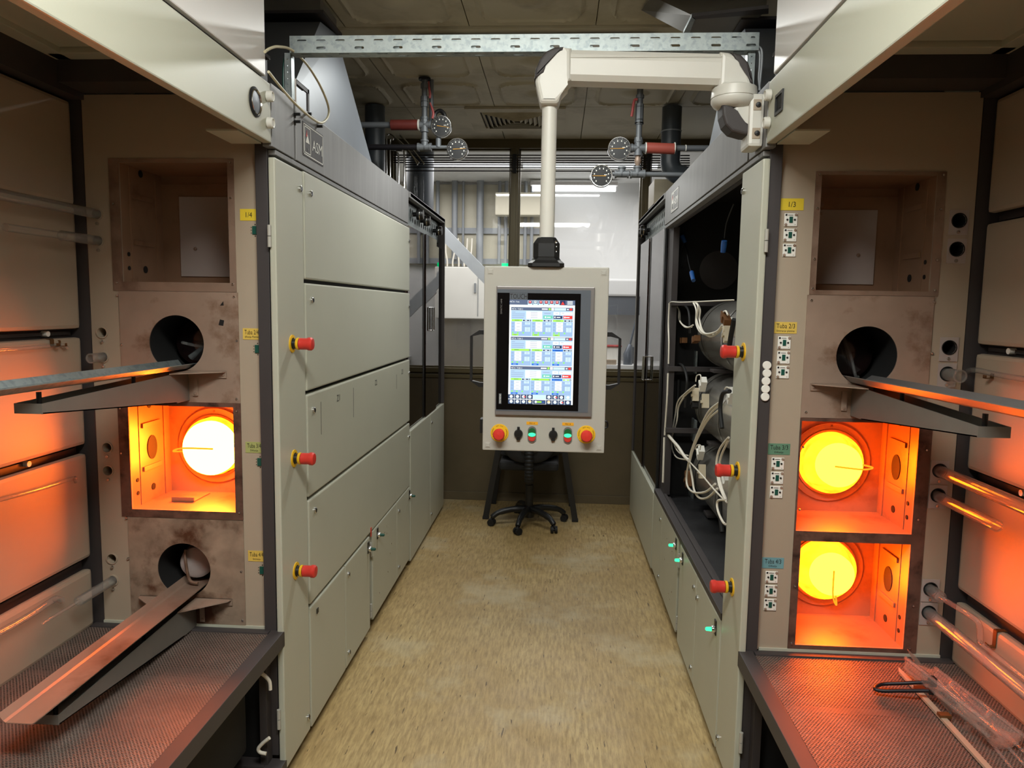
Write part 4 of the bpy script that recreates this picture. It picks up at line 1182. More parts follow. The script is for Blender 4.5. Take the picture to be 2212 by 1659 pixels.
g = G(); zb = 2.74
hull(g, [PX(1498, 34, 2, zb), PX(1655, 22, 2, zb), PX(1480, 72, 2, zb), PX(1600, 78, 2, zb), PX(1385, 22, 2, 2.93), PX(1408, -8, 2, 2.93), PX(1660, -40, 2, 2.93), PX(1600, 60, 2, 2.93)])
root = thing('ventilation_duct', 'angular galvanised duct under the ceiling above the right hood', 'duct', PX(1550, 60, 2, zb))
obj('duct_body', g, 'dsheet', root)
p = [PX(1494, 36, 2, zb - .012), PX(1660, 18, 2, zb - .012), PX(1660, 30, 2, zb - .012), PX(1500, 42, 2, zb - .012)]
obj('flange', G().slab(p, (0, 0, .012)), 'frame', root)
obj('flange', G().slab([PX(1494, 36, 2, zb - .012), PX(1502, 40, 2, zb - .012), PX(1488, 76, 2, zb - .012), PX(1476, 72, 2, zb - .012)], (0, 0, .012)), 'galv', root)

# ------------------------------------------------------------------ slotted tray bridging the aisle
root = thing('cable_tray', 'slotted galvanised cable tray spanning the aisle between both furnaces', 'cable tray', (-.14, 2.42, 2.42))
x0, x1, z0, z1 = -.88, .604, 2.424, 2.477
up_s = [slot(-.84 + .0625 * i, 2.461, .031, .0082) for i in range(24)]; lo_s = [slot(-.7775 + .125 * i, 2.439, .031, .0082) for i in range(11)]
obj('front_flange', G().plate(rect(x0, x1, z0, z1), up_s[:-1] + lo_s + [slot(.58, 2.439, .03, .0082), slot(.585, 2.461, .014, .008)], lambda a, b, h: (a, 2.40 + h, b), .0015), 'galv', root)
obj('rear_flange', G().plate(rect(x0, x1, z0, z1), [slot(-.83 + .0625 * i, 2.455, .031, .0082) for i in range(23)], lambda a, b, h: (a, 2.444 + h, b), .0015), 'galv', root)
obj('tray_bottom', G().plate(rect(x0, x1, 2.4005, 2.444), [slot(-.83 + .0625 * i, 2.411 + .022 * (i % 2), .034, .006) for i in range(23)], lambda a, b, h: (a, b, z0 + h), .0015), 'galv', root)
for xa, xb in ((-.905, -.882), (.575, .600)):
    g = G().plate(rect(xa, xb, 2.289, 2.43), [circle((xa + xb) / 2, 2.31 + .02 * i, .002, 8) for i in range(6)], lambda a, b, h: (a, 2.416 + h, b), .0015)
    g.box(xa, xa + .0015, 2.416, 2.446, 2.289, 2.43); g.box(xb - .0015, xb, 2.416, 2.446, 2.289, 2.43)
    obj('support_channel', g, 'galv', root)
for lab, m, pts, r in (('green earth cable behind the left tray support', 'sage', ((618, 118), (614, 140), (613, 180), (616, 205)), .005), ('yellow-green cable beside the left tray support', 'yel3', ((620, 118), (618, 150), (618, 180), (619, 205)), .0035)):
    solo('cable', G().tube(smooth([PX(a, b, 1, 2.425) for a, b in pts]), r, 8), m, lab, 'cable', 'cables running off the tray')
for i, (lab, pts) in enumerate((('outer grey cable curving off the right end of the tray', ((1638, 100), (1645, 108), (1646, 130), (1643, 165), (1640, 195))), ('inner grey cable tied beside the right tray support', ((1634, 104), (1641, 115), (1641, 140), (1639, 170), (1642, 196))))):
    solo('cable', G().tube(smooth([PX(a, b, 1, 2.41) for a, b in pts]), .0035, 8), 'conduit', lab, 'cable', 'cables running off the tray')
solo('hose', G().tube(smooth([PX(a, b, 0, -.868) for a, b in ((572, 112), (585, 104), (602, 101), (630, 108), (662, 138), (690, 182), (708, 225), (709, 250), (696, 265), (676, 257), (640, 226), (606, 188), (580, 155))], 8), .0042, 10), 'hose', 'cream rubber hose looping in front of the left exhaust hood', 'hose')
root = thing('terminal_box', 'small open box with a cream post on top of the left furnace', 'box', (-.92, 2.5, 2.2885))
c = PX(636, 195, 1, 2.47)
obj('post', G().box(c.x - .005, c.x + .005, 2.465, 2.475, 2.2885, PX(636, 170, 1, 2.47).z), 'inner', root)
g = G(); zz = PX(636, 170, 1, 2.47).z
g.box(c.x, c.x + .006, 2.476, 2.60, zz - .014, zz); g.box(c.x, c.x + .006, 2.585, 2.60, 2.2885, zz); g.box(c.x - .02, c.x + .006, 2.476, 2.60, zz - .002, zz)
obj('hood', g, 'frame', root)

# ------------------------------------------------------------------ operator panel on its swing arm
YA, YP = 2.33, 2.285


def px_slab(g, pts, y, th, bev=0, mi=0):
    """outline read on the plane Y = y, given a depth th centred on it, edges rounded"""
    P = [PX(a, b, 1, y) for a, b in pts]; b = bmesh.new(); n = len(P)
    f0 = [b.verts.new((p.x, y - th / 2, p.z)) for p in P]; f1 = [b.verts.new((p.x, y + th / 2, p.z)) for p in P]
    b.faces.new(f0); b.faces.new(f1[::-1])
    for i in range(n): b.faces.new((f0[i], f0[(i + 1) % n], f1[(i + 1) % n], f1[i]))
    if bev: bmesh.ops.bevel(b, geom=[e for e in b.edges if abs(e.verts[0].co.y - e.verts[1].co.y) < 1e-6], offset=bev, segments=3, affect='EDGES', profile=.5)
    return g.bm(b, mi)


root = thing('operator_terminal', 'grey operator panel with lit touch screen hanging from a swing arm', 'control panel', (-.04, 2.325, 1.166))
HX0, HX1, HZ0, HZ1 = -.231, .1555, 1.1655, 1.7465
g = G().box(HX0, HX1, YP, 2.367, HZ0, HZ1, .004)
obj('housing', g, 'hmi', root)
for x, z in ((HX0 + .019, HZ1 - .017), (HX1 - .017, HZ1 - .017), (HX0 + .017, HZ0 + .017), (HX1 - .017, HZ0 + .017)):
    g = G().box(x - .009, x + .009, YP - .0008, YP + .001, z - .009, z + .009, .0006); g.box(x - .0065, x + .0065, YP - .0025, YP, z - .006, z + .006, .001)
    obj('corner_cap', g, 'hmi', root)
bx0, bx1, bz0, bz1 = -.1915, .1125, 1.281, 1.6855
g = G().box(bx0, bx1, YP - .010, YP, bz0, bz1, .003); g.box(bx0 + .003, bx1 - .012, YP - .0108, YP - .009, bz0 + .014, bz1 - .010, 0, 1)
bez = obj('screen_bezel', g, ['bezel', 'bezel2'], root)
yy = YP - .0112; gx0, gx1, gz0, gz1 = -.188, .070, 1.299, 1.6645
obj('glass', G().box(gx0, gx1, yy, YP - .009, gz0, gz1), 'glassb', bez)
SX0, SX1, SZ0, SZ1 = -.150, .0525, 1.3185, 1.6435
g = G().box(SX0, SX0 + .056, yy - .0004, yy, SZ1, SZ1 + .0205); g.text('TOUCH', (SX0 + .028, yy - .0004, SZ1 + .0105), (1, 0, 0), (0, 0, 1), .053, .0155, 1)
obj('touch_mark', g, ['bezel2', 'ink'], bez)
g = G().text('SIMATIC HMI', (-.1755, yy, 1.622), (0, 0, 1), (-1, 0, 0), .046, .0052); obj('lettering', g, 'bezel', bez)
g = G().box(-.1795, -.1715, yy - .0003, yy, 1.317, 1.350); g.text('SIEMENS', (-.1755, yy - .0003, 1.3335), (0, 0, 1), (-1, 0, 0), .029, .005, 1); obj('lettering', g, ['bezel2', 'whitep'], bez)
# the lit screen: everything drawn on it belongs to one part
UI = ['white', 'slate', 'blue', 'blue2', 'green', 'teal', 'red', 'navy', 'lime', 'royal', 'grey', 'amberc', 'dark', 'pale']
RGB = dict(white=(247, 252, 250), slate=(96, 108, 134), blue=(178, 208, 238), blue2=(160, 190, 226), green=(172, 244, 92), teal=(112, 208, 178), red=(232, 70, 62), navy=(52, 60, 92), lime=(150, 232, 130),
           royal=(52, 116, 214), grey=(150, 164, 190), amberc=(250, 220, 170), dark=(70, 84, 112), pale=(206, 232, 248))
um = [screenmat('screen_' + k, RGB[k], 1.0) for k in UI]
g = G()
def sx(x): return SX0 + (SX1 - SX0) * (x - 383) / 1367
def sz(y): return SZ1 - (SZ1 - SZ0) * (y - 350) / 2146
def R(x0, y0, x1, y1, c, lay=1):
    y = yy - .0003 * lay
    g.quad((sx(x0), y, sz(y0)), (sx(x0), y, sz(y1)), (sx(x1), y, sz(y1)), (sx(x1), y, sz(y0)), UI.index(c))
def T(s_, x, y, w_, h_, c, lay=3): g.text(s_, (sx(x), yy - .0003 * lay, sz(y)), (1, 0, 0), (0, 0, 1), (SX1 - SX0) * w_ / 1367, (SZ1 - SZ0) * h_ / 2146, UI.index(c), lift=0)
def D(x, y, r, c, lay=2): g.lathe([(0, 0), ((SX1 - SX0) * r / 1367, 0)], (sx(x), yy - .0003 * lay, sz(y)), (0, -1, 0), 12, UI.index(c), False)
R(383, 350, 1750, 2496, 'white', 1); R(383, 350, 1750, 450, 'slate', 2); T('PEČ B - Tuba', 490, 385, 200, 38, 'white')
for i in range(6):
    x = 765 + 113 * i; R(x, 358, x + 96, 450, 'pale', 3); R(x + 12, 362, x + 84, 425, 'dark', 4); R(x + 24, 366, x + 70, 415, 'white' if i == 1 else 'red', 5); R(x + 34, 380, x + 60, 395, 'dark' if i == 1 else 'white', 6)
R(1443, 358, 1550, 450, 'navy', 3); g.add([(sx(1455), yy - .0015, sz(440)), (sx(1535), yy - .0015, sz(440)), (sx(1495), yy - .0015, sz(372))], [(0, 1, 2)], UI.index('red'))
for k in range(3): R(1590, 366 + 26 * k, 1702, 380 + 26 * k, 'white', 4)
pills = (('green', 'green', 'green'), ('wide', 'green', 'royal'), ('green', 'wide', 'royal2'))
for b in range(3):
    o = 606 * b
    R(420, 500 + o, 1715, 1094 + o, 'pale', 2); R(420, 500 + o, 1715, 565 + o, 'slate', 3); T('PEČ B - TUBA %d' % (b + 2), 552, 532 + o, 230, 40, 'white', 4)
    R(1062, 520 + o, 1185, 545 + o, 'white', 4); R(1202, 512 + o, 1246, 552 + o, 'green', 4); R(1258, 508 + o, 1318, 558 + o, 'white', 4); R(1326, 508 + o, 1565, 558 + o, 'pale', 4); R(1585, 522 + o, 1622, 546 + o, 'white', 4); R(1640, 512 + o, 1692, 556 + o, 'red', 4)
    R(420, 575 + o, 728, 745 + o, 'blue', 3); R(738, 585 + o, 1065, 735 + o, 'white', 4); R(1075, 575 + o, 1712, 745 + o, 'blue', 3)
    for k in range(4):
        R(440, 596 + 38 * k + o, (510, 705, 700, 685)[k], 606 + 38 * k + o, 'grey', 4); R(830, 596 + 38 * k + o, 975, 604 + 38 * k + o, 'grey', 5)
    R(1112, 612 + o, 1250, 624 + o, 'grey', 4); R(1306, 588 + o, 1430, 650 + o, 'white', 4); R(1448, 588 + o, 1704, 650 + o, 'white', 4); R(1345, 614 + o, 1400, 622 + o, 'grey', 5); R(1475, 604 + o, 1530, 612 + o, 'grey', 5)
    R(1095, 662 + o, 1292, 728 + o, 'teal', 4); R(1308, 666 + o, 1494, 728 + o, 'navy', 4); R(1512, 662 + o, 1702, 730 + o, 'red', 4)
    for x in (1170, 1372, 1565): R(x, 688 + o, x + 78, 706 + o, 'white', 5)
    for x in (1125, 1322, 1528): R(x, 680 + o, x + 30, 712 + o, 'white', 5)
    for c in range(3):
        x = 425 + 432 * c; pl = pills[b][c]
        R(x + 8, 748 + o, x + (400 if pl == 'wide' else 232), 788 + o, 'royal' if pl.startswith('royal') else 'green', 4); R(x + 70, 764 + o, x + 170, 772 + o, 'navy', 5)
        if pl != 'wide': R(x + 244, 756 + o, x + 370, 782 + o, 'green' if pl == 'royal2' else 'navy', 4); R(x + 285, 762 + o, x + 335, 776 + o, 'white', 5)
        D(x + 400, 769 + o, 18, 'navy', 5); D(x + 400, 769 + o, 8, 'white', 6)
        R(x, 794 + o, x + 422, 1088 + o, 'blue2', 3)
        R(x + 78, 800 + o, x + 220, 992 + o, 'white', 4)
        for k in range(3):
            R(x + 12, 826 + 64 * k + o, x + 58, 836 + 64 * k + o, 'grey', 4); R(x + 110, 826 + 66 * k + o, x + 180, 834 + 66 * k + o, 'grey', 5)
            if k: R(x + 78, 798 + 64 * k + o, x + 220, 802 + 64 * k + o, 'grey', 5)
        R(x + 290, 806 + o, x + 395, 856 + o, 'pale', 4); R(x + 290, 906 + o, x + 395, 998 + o, 'pale', 4); R(x + 240, 890 + o, x + 390, 898 + o, 'grey', 4)
        for k in range(5): R(x + 238, (814, 840, 918, 948, 976)[k] + o, x + 278, (822, 848, 926, 956, 984)[k] + o, 'grey', 4); R(x + 315, (814, 840, 918, 948, 976)[k] + o, x + 372, (820, 846, 924, 954, 982)[k] + o, 'grey', 5)
        for dx in (36, 140, 255): D(x + dx, 1022 + o, 20, 'lime', 4)
        R(x + 15, 1045 + o, x + 155, 1080 + o, 'green' if b == 0 else 'royal', 4); R(x + 50, 1060 + o, x + 115, 1067 + o, 'navy' if b == 0 else 'pale', 5)
for row in range(2):
    y0 = 2300 + 104 * row
    for i, (a, b_) in enumerate(((383, 510), (518, 640), (648, 770), (778, 905), (1185, 1305), (1312, 1440), (1448, 1570), (1578, 1716))):
        R(a, y0, b_, y0 + (92 if row else 90), 'blue' if (row == 0 and i == 7) else 'dark', 3)
        D((a + b_) / 2, y0 + 44, 34, 'amberc' if (row and i in (3, 4)) else 'white', 4)
        if i in (2, 5) and not row or (row and i == 6): D((a + b_) / 2 + 22, y0 + 48, 20, 'red', 5)
        R(a + 34, y0 + 50, b_ - 34, y0 + 66, 'pale', 5)
R(910, 2300, 1180, 2396, 'pale', 3); R(912, 2408, 1176, 2492, 'dark', 3); D(970, 2448, 26, 'white', 4); R(985, 2432, 1090, 2462, 'green', 4); R(1095, 2444, 1150, 2456, 'royal', 4)
obj('screen', g, um, bez, fix=False)
# controls below the screen
yb_ = YP


def knob_stop(x, z):
    c = (x, yb_, z); a = (0, -1, 0)
    g = G().lathe([(.0287, 0), (.0287, .0025), (.02, .0035), (0, .0035)], c, a, 40)
    for i, t in enumerate(('NOT-AUS', 'EMERGENCY STOP', "ARRÊT D'URGENCE")):
        cen = (90, -22, 202)[i]; st = 8.2
        for j, ch in enumerate(t):
            q = math.radians(cen - (j - (len(t) - 1) / 2) * st); d_ = Vector((math.cos(q), 0, math.sin(q)))
            g.text(ch, Vector((x, yb_ - .0034, z)) + d_ * .0235, (math.sin(q), 0, -math.cos(q)), d_, mi=1, lift=.0003, scale=.0046)
    e = obj('emergency_stop', g, ['yel', 'ink'], root)
    obj('mushroom_knob', G().lathe([(.0145, .003), (.0145, .02), (.0178, .025), (.0186, .036), (.0150, .041), (0, .043)], c, a, 32), 'red', e)


knob_stop(-.1765, 1.2225); knob_stop(.0975, 1.2245)
for x in (-.1165, -.0065):
    z = 1.2215; g = G().lathe([(.0138, 0), (.0138, .007), (.0115, .0105), (0, .011)], (x, yb_, z), (0, -1, 0), 28)
    g.box(x - .004, x + .004, yb_ - .009, yb_, z + .010, z + .0225, .001); g.box(x - .006, x + .006, yb_ - .009, yb_, z - .0195, z - .008, .001)
    k = obj('key_socket_cap', g, 'black', root)
for x, t in ((-.0735, 'PEC A'), (.0395, 'PEC B')):
    z = 1.2205; b = obj('double_push_button', G().prism(slot(0, 0, .0525, .0268, 12), lambda a, c, h, x=x, z=z: (x + c, yb_ - h, z + a), 0, .004), 'bezel', root)
    P_ = lambda a, c, h, x=x, z=z: (x + a, yb_ - h, z + c)
    arc = [(.0112 * math.cos(math.pi * q / 10), .010 + .0112 * math.sin(math.pi * q / 10)) for q in range(11)]
    obj('start_button', G().prism([(.0112, .0045)] + arc + [(-.0112, .0045)], P_, .004, .0072), 'green_cap', b)
    obj('indicator_lens', G().prism([(.0115 * math.cos(q * math.pi / 8), .0062 * math.sin(q * math.pi / 8)) for q in range(16)], P_, .004, .0092), 'led', b)
    g = G().prism([(a, -c) for a, c in [(.0112, .0055)] + arc + [(-.0112, .0055)]], P_, .004, .007)
    g.ring((x, yb_ - .007, z - .0125), (0, -1, 0), .0042, .0058, .0006, 20, 1)
    obj('stop_button', g, ['red', 'pink'], b)
    g = G().box(x - .018, x + .018, yb_ - .0008, yb_, 1.2512, 1.2608); g.text(t, (x, yb_ - .0008, 1.256), (1, 0, 0), (0, 0, 1), .0175, .0045, 1, lift=.0002)
    obj('name_tag', g, ['orange', 'ink'], root)
for q in (-1, 1):
    xe = HX0 if q < 0 else HX1; z0_, z1_ = 1.368, 1.545; xo = xe + q * .043; y = 2.31
    g = G()
    for z, dz in ((z1_, 1), (z0_, -1)):
        px_ = [(xe, z + dz * .002), (xe + q * .015, z + dz * .002), (xo + q * .002, z - dz * .018), (xo - q * .006, z - dz * .018), (xe + q * .012, z - dz * .012), (xe, z - dz * .012)]
        g.prism(px_, lambda a, c, h, y=y: (a, y + h, c), -.010, .010)
    g.box(xo - q * .006, xo + q * .002, y - .008, y + .008, z0_ + .017, z1_ - .017, .002)
    obj('side_handle', g, 'black', root)
g = G().box(HX0 - .012, HX0, 2.31, 2.35, 1.215, 1.262, .002); obj('plug_holder', g, 'black', root)
obj('cable_clip', G().tube(smooth([(HX1, 2.33, 1.262), (HX1 + .010, 2.33, 1.258), (HX1 + .011, 2.33, 1.243), (HX1, 2.33, 1.238)], 5), .003, 8), 'black', root)
xp = -.0395
g = G()
def octa(z, w_, c_): return [(xp + a * w_, 2.326 + b_ * w_, z) for a, b_ in ((-1, -c_), (-c_, -1), (c_, -1), (1, -c_), (1, c_), (c_, 1), (-c_, 1), (-1, c_))]
lv = [(1.7465, .056, .75), (1.757, .056, .75), (1.766, .046, .7), (1.775, .040, .6), (1.777, .041, .6), (1.818, .041, .6), (1.836, .029, .6), (1.838, .027, .6)]
for (za, wa, ca), (zb_, wb, cb) in zip(lv, lv[1:]): g.add(octa(za, wa, ca) + octa(zb_, wb, cb), [(i, (i + 1) % 8, 8 + (i + 1) % 8, 8 + i) for i in range(8)])
g.add(octa(1.838, .027, .6), [tuple(range(8))])
cp = obj('coupling', g, 'black', root)
for z in (1.822, 1.81, 1.795): obj('set_screw', G().lathe([(0, -.002), (.004, -.001), (.004, .002)], (xp + .028, 2.288, z), (.5, -1, 0), 10), 'chrome', cp)
obj('pole', G().cyl((xp, 2.326, 1.836), (xp + .001, 2.328, 2.25), .0232, 28), 'arm', root)
E_ = G(); px_slab(E_, [(1157, 186), (1166, 228), (1170, 232), (1203, 232), (1207, 228), (1217, 186), (1224, 183), (1234, 182), (1234, 113), (1218, 113), (1200, 116), (1180, 126), (1166, 146), (1159, 168)], YA, .092, .014)
obj('elbow', E_, 'arm', root)
C_ = G(); px_slab(C_, [(1155, 180), (1158, 160), (1167, 138), (1180, 122), (1198, 113), (1219, 112), (1216, 121), (1204, 126), (1190, 131), (1182, 142), (1179, 160), (1176, 168), (1160, 178)], YA, .098, .008)
obj('elbow_cover', C_, 'frame', root)
Bm = G(); b0 = PX(1232, 148, 1, YA); b1 = PX(1552, 157, 1, YA); dz = (b1.z - b0.z)
prof = [(-.042, -.030), (-.030, -.046), (.030, -.046), (.042, -.030), (.044, .016), (.040, .030), (.028, .046), (-.028, .046), (-.040, .030), (-.044, .016)]
Bm.add([(b0.x, YA + a, b0.z + c * .98) for a, c in prof] + [(b1.x, YA + a, b1.z + c * .98) for a, c in prof], [tuple(range(9, -1, -1)), tuple(range(10, 20))] + [(i, (i + 1) % 10, 10 + (i + 1) % 10, 10 + i) for i in range(10)])
Bm.box(b0.x, b1.x, YA - .0455, YA - .043, b0.z + .018, b0.z + .0185)
obj('swing_beam', Bm, 'arm', root)
E_ = G(); px_slab(E_, [(1550, 121), (1568, 123), (1590, 133), (1605, 148), (1614, 172), (1618, 197), (1546, 197)], YA, .092, .014); obj('elbow', E_, 'arm', root)
C_ = G(); px_slab(C_, [(1572, 124), (1592, 129), (1608, 145), (1616, 168), (1619, 190), (1611, 187), (1604, 165), (1594, 149), (1580, 140)], YA, .097, .007); obj('elbow_cover', C_, 'frame', root)
pc = PX(1586, 200, 1, YA); pd = PX(1586, 232, 1, YA)
g = G().lathe([(.05, .016), (.066, .010), (.068, -.012), (.068, -.018), (.0655, -.0185), (.0655, -.021), (.068, -.0215), (.068, -.03), (.060, -.042), (.04, -.05), (0, -.05)], (pc.x, YA, pc.z), (0, 0, 1), 40); obj('pivot', g, 'arm', root)
E_ = G(); px_slab(E_, [(1578, 222), (1634, 216), (1636, 300), (1622, 300), (1612, 285), (1592, 272), (1580, 245)], YA, .07, .012); obj('pivot_neck', E_, 'arm', root)
C_ = G(); px_slab(C_, [(1554, 234), (1566, 231), (1577, 236), (1581, 250), (1590, 265), (1603, 271), (1614, 276), (1615, 298), (1600, 297), (1575, 290), (1561, 275), (1555, 255)], YA, .078, .009); obj('neck_cover', C_, 'frame', root)
g = G().box(.556, X(1, -.0005), YA - .05, YA + .05, 2.108, 2.262, .010); bk = obj('wall_bracket', g, 'arm', root)
for z in (2.228, 2.146):
    obj('bolt_recess', G().box(.566, .590, YA - .052, YA - .046, z - .016, z + .016, .002), 'inner', bk)
    obj('bolt', G().lathe([(0, -.006), (.007, -.005), (.008, 0), (.008, .006)], (.58, YA - .052, z), (0, 1, 0), 12), 'black', bk)

# ------------------------------------------------------------------ water pipes with gauges


def gauge(root, c, r, ang):
    a = (0, -1, 0); c = Vector(c)
    k = obj('gauge', G().lathe([(.0, -.03), (r * .92, -.028), (r, -.02), (r, .004), (r * .96, .008), (r * .9, .008), (r * .88, .003)], c, a, 40), 'chrome', root)
    obj('dial', G().lathe([(r * .9, .0005), (r * .9, .003), (0, .003)], c, a, 36), 'black', k)
    g = G()
    for i in range(10):
        q = math.radians(225 - 30 * i) if i < 10 else 0
        p = c + Vector((math.cos(q) * r * .64, -.0036, math.sin(q) * r * .64)); h = r * .06
        g.box(p.x - h * .7, p.x + h * .7, p.y, p.y + .0004, p.z - h, p.z + h)
        p2 = c + Vector((math.cos(q) * r * .82, -.0036, math.sin(q) * r * .82)); g.box(p2.x - h * .3, p2.x + h * .3, p2.y, p2.y + .0004, p2.z - h * .3, p2.z + h * .3)
    g.box(c.x + r * .25, c.x + r * .5, c.y - .0038, c.y - .0034, c.z + r * .06, c.z + r * .12)
    obj('scale', g, 'whitep', k)
    q = math.radians(ang); d = Vector((math.cos(q), 0, math.sin(q))); n_ = Vector((-d.z, 0, d.x)) * r * .025; o_ = c + Vector((0, -.005, 0))
    obj('needle', G().slab([o_ - d * r * .4 - n_, o_ + d * r * .8 - n_ * .4, o_ + d * r * .8 + n_ * .4, o_ - d * r * .4 + n_], (0, -.0006, 0)), 'orange', k)


def pp(a, b, y): return PX(a, b, 1, y)


def tee(root, p, r, dirs):
    g = G()
    for d in dirs: d = Vector(d); g.cyl(Vector(p) - d * r * .2, Vector(p) + d * r * 2.4, r * 1.25, 14); g.cyl(Vector(p) + d * r * 1.9, Vector(p) + d * r * 2.5, r * 1.5, 14)
    obj('tee', g, 'pipe', root)


Y_ = 4.36
root = thing('pipe_manifold', 'grey water pipes with two black gauges hanging from the ceiling, left of the pole', 'pipework', pp(917, 318, Y_), 'water pipes with gauges')
R_ = .0165; top = pp(917, 155, Y_); top.z = 2.935
J1 = pp(917, 270, Y_); J2 = pp(917, 318, Y_)
obj('riser', G().cyl(J1, (J1.x, J1.y, 2.935), R_, 16).cyl((J1.x + .035, Y_ + .03, J1.z + .02), (J1.x + .035, Y_ + .03, 2.935), R_ * .8, 12), 'pipe', root)
g = G()
for b in (186, 214, 226, 258):
    p = pp(917, b, Y_); obj('union', G().cyl((J1.x, J1.y, p.z - .014), (J1.x, J1.y, p.z + .014), R_ * 1.4, 8), 'pipe', root)
obj('ceiling_collar', G().cyl((J1.x, Y_, 2.925), (J1.x, Y_, 2.936), .035, 20), 'rubber', root)
tee(root, J1, R_, ((0, 0, 1), (0, 0, -1), (1, 0, 0), (-1, 0, 0))); tee(root, J2, R_, ((0, 0, 1), (1, 0, 0), (-1, 0, 0)))
obj('downpipe', G().cyl(J1, J2, R_, 14), 'pipe', root)
L1, L2 = pp(778, 271, Y_), pp(790, 318, Y_)
obj('branch_pipe', G().cyl((L1.x, Y_, J1.z), J1, R_ * 1.05, 14), 'pipe', root); obj('branch_pipe', G().cyl((L2.x, Y_, J2.z), J2, R_, 14), 'bolt', root)
s0, s1 = pp(845, 271, Y_), pp(905, 271, Y_)
k = obj('insulation_sleeve', G().cyl((s0.x, Y_, J1.z), (s1.x, Y_, J1.z), .030, 20), 'dred', root)
obj('sleeve_band', G().cyl((s1.x - .004, Y_, J1.z), (s1.x + .003, Y_, J1.z), .032, 20), 'whitep', k)
c1 = pp(953, 273, Y_ - .02); c2 = pp(988, 322, Y_ - .02)
obj('gauge_stem', G().cyl(J1, (c1.x, Y_, J1.z), .009, 10), 'pipe', root); obj('gauge_stem', G().cyl(J2, (c2.x, Y_, J2.z), .011, 10), 'pipe', root)
gauge(root, c1, .062, -8); gauge(root, c2, .063, 3)
n0 = pp(947, 318, Y_); obj('nipple', G().cyl((n0.x, Y_, J2.z), (n0.x, Y_, J2.z + .05), .016, 12).cyl((n0.x, Y_, J2.z + .03), (n0.x, Y_, J2.z + .055), .012, 10), 'pipe', root)
for pts in (((926, 176), (927, 190), (929, 203), (928, 212)), ((929, 222), (933, 233), (936, 245), (934, 256))):
    obj('valve_lever', G().tube(smooth([pp(a, b, Y_ - .03) for a, b in pts], 4), [.005] * 4 + [.007] * 9 , 8), 'lever', root)
obj('strap', G().tube(smooth([pp(a, b, Y_) for a, b in ((938, 262), (940, 246), (950, 239), (959, 246), (962, 258))], 5), .012, 8), 'black', root)

Y_ = 4.42
root = thing('pipe_manifold', 'grey water pipes with two black gauges hanging from the ceiling, right of the pole', 'pipework', pp(1378, 376, Y_), 'water pipes with gauges')
J1 = pp(1379, 320, Y_); J2 = pp(1377, 376, Y_)
obj('riser', G().cyl(J1, (J1.x, Y_, 2.935), .0175, 16), 'pipe', root)
g = G()
for b, h in ((208, .012), (228, .012), (242, .05), (262, .02), (302, .02)):
    p = pp(1380, b, Y_); obj('union', G().cyl((J1.x, Y_, p.z - h), (J1.x, Y_, p.z + h * .6), .024, 8), 'pipe', root)
obj('pipe_clip', G().ring((J1.x, Y_, pp(1380, 268, Y_).z), (0, 0, 1), .018, .026, .008, 16), 'black', root)
tee(root, J1, .0175, ((0, 0, 1), (0, 0, -1), (1, 0, 0), (-1, 0, 0))); tee(root, J2, .0175, ((0, 0, 1), (1, 0, 0), (-1, 0, 0)))
obj('downpipe', G().lathe([(.012, 0), (.012, .02), (.018, .03), (.021, .05), (.014, .07), (.018, .08), (.018, .11), (.012, .12)], (J2.x, Y_, J2.z + .03), (0, 0, 1), 14), 'steel2', root)
R1, R2 = pp(1545, 320, Y_), pp(1500, 376, Y_)
obj('branch_pipe', G().cyl(J1, (R1.x, Y_, J1.z), .017, 14), 'pipe', root); obj('branch_pipe', G().cyl(J2, (R2.x, Y_, J2.z - .005), .0145, 14), 'pipe', root)
s0, s1 = pp(1395, 320, Y_), pp(1457, 320, Y_)
k = obj('insulation_sleeve', G().cyl((s0.x, Y_, J1.z + .002), (s1.x, Y_, J1.z - .004), .031, 22), 'pink', root)
for x in (s0.x, s1.x): obj('sleeve_band', G().cyl((x - .003, Y_, J1.z), (x + .003, Y_, J1.z), .033, 22), 'whitep', k)
obj('tie', G().ring((pp(1480, 320, Y_).x, Y_, J1.z), (1, 0, 0), .017, .0195, .006, 14), 'whitep', root)
c1 = pp(1338, 321, Y_ - .02); c2 = pp(1299, 380, Y_ - .02)
obj('gauge_stem', G().cyl(J1, (c1.x, Y_, J1.z), .009, 10), 'pipe', root); obj('gauge_stem', G().cyl(J2, (c2.x, Y_, J2.z), .011, 10), 'pipe', root)
gauge(root, c1, .068, 181); gauge(root, c2, .066, 180)
n0 = pp(1343, 376, Y_); tee(root, (n0.x, Y_, J2.z), .0165, ((0, 0, 1), (1, 0, 0), (-1, 0, 0)))
obj('valve_lever', G().tube(smooth([pp(a, b, Y_ - .03) for a, b in ((1377, 215), (1371, 216), (1368, 228), (1366, 242), (1364, 252))], 4), .008, 8), 'lever', root)

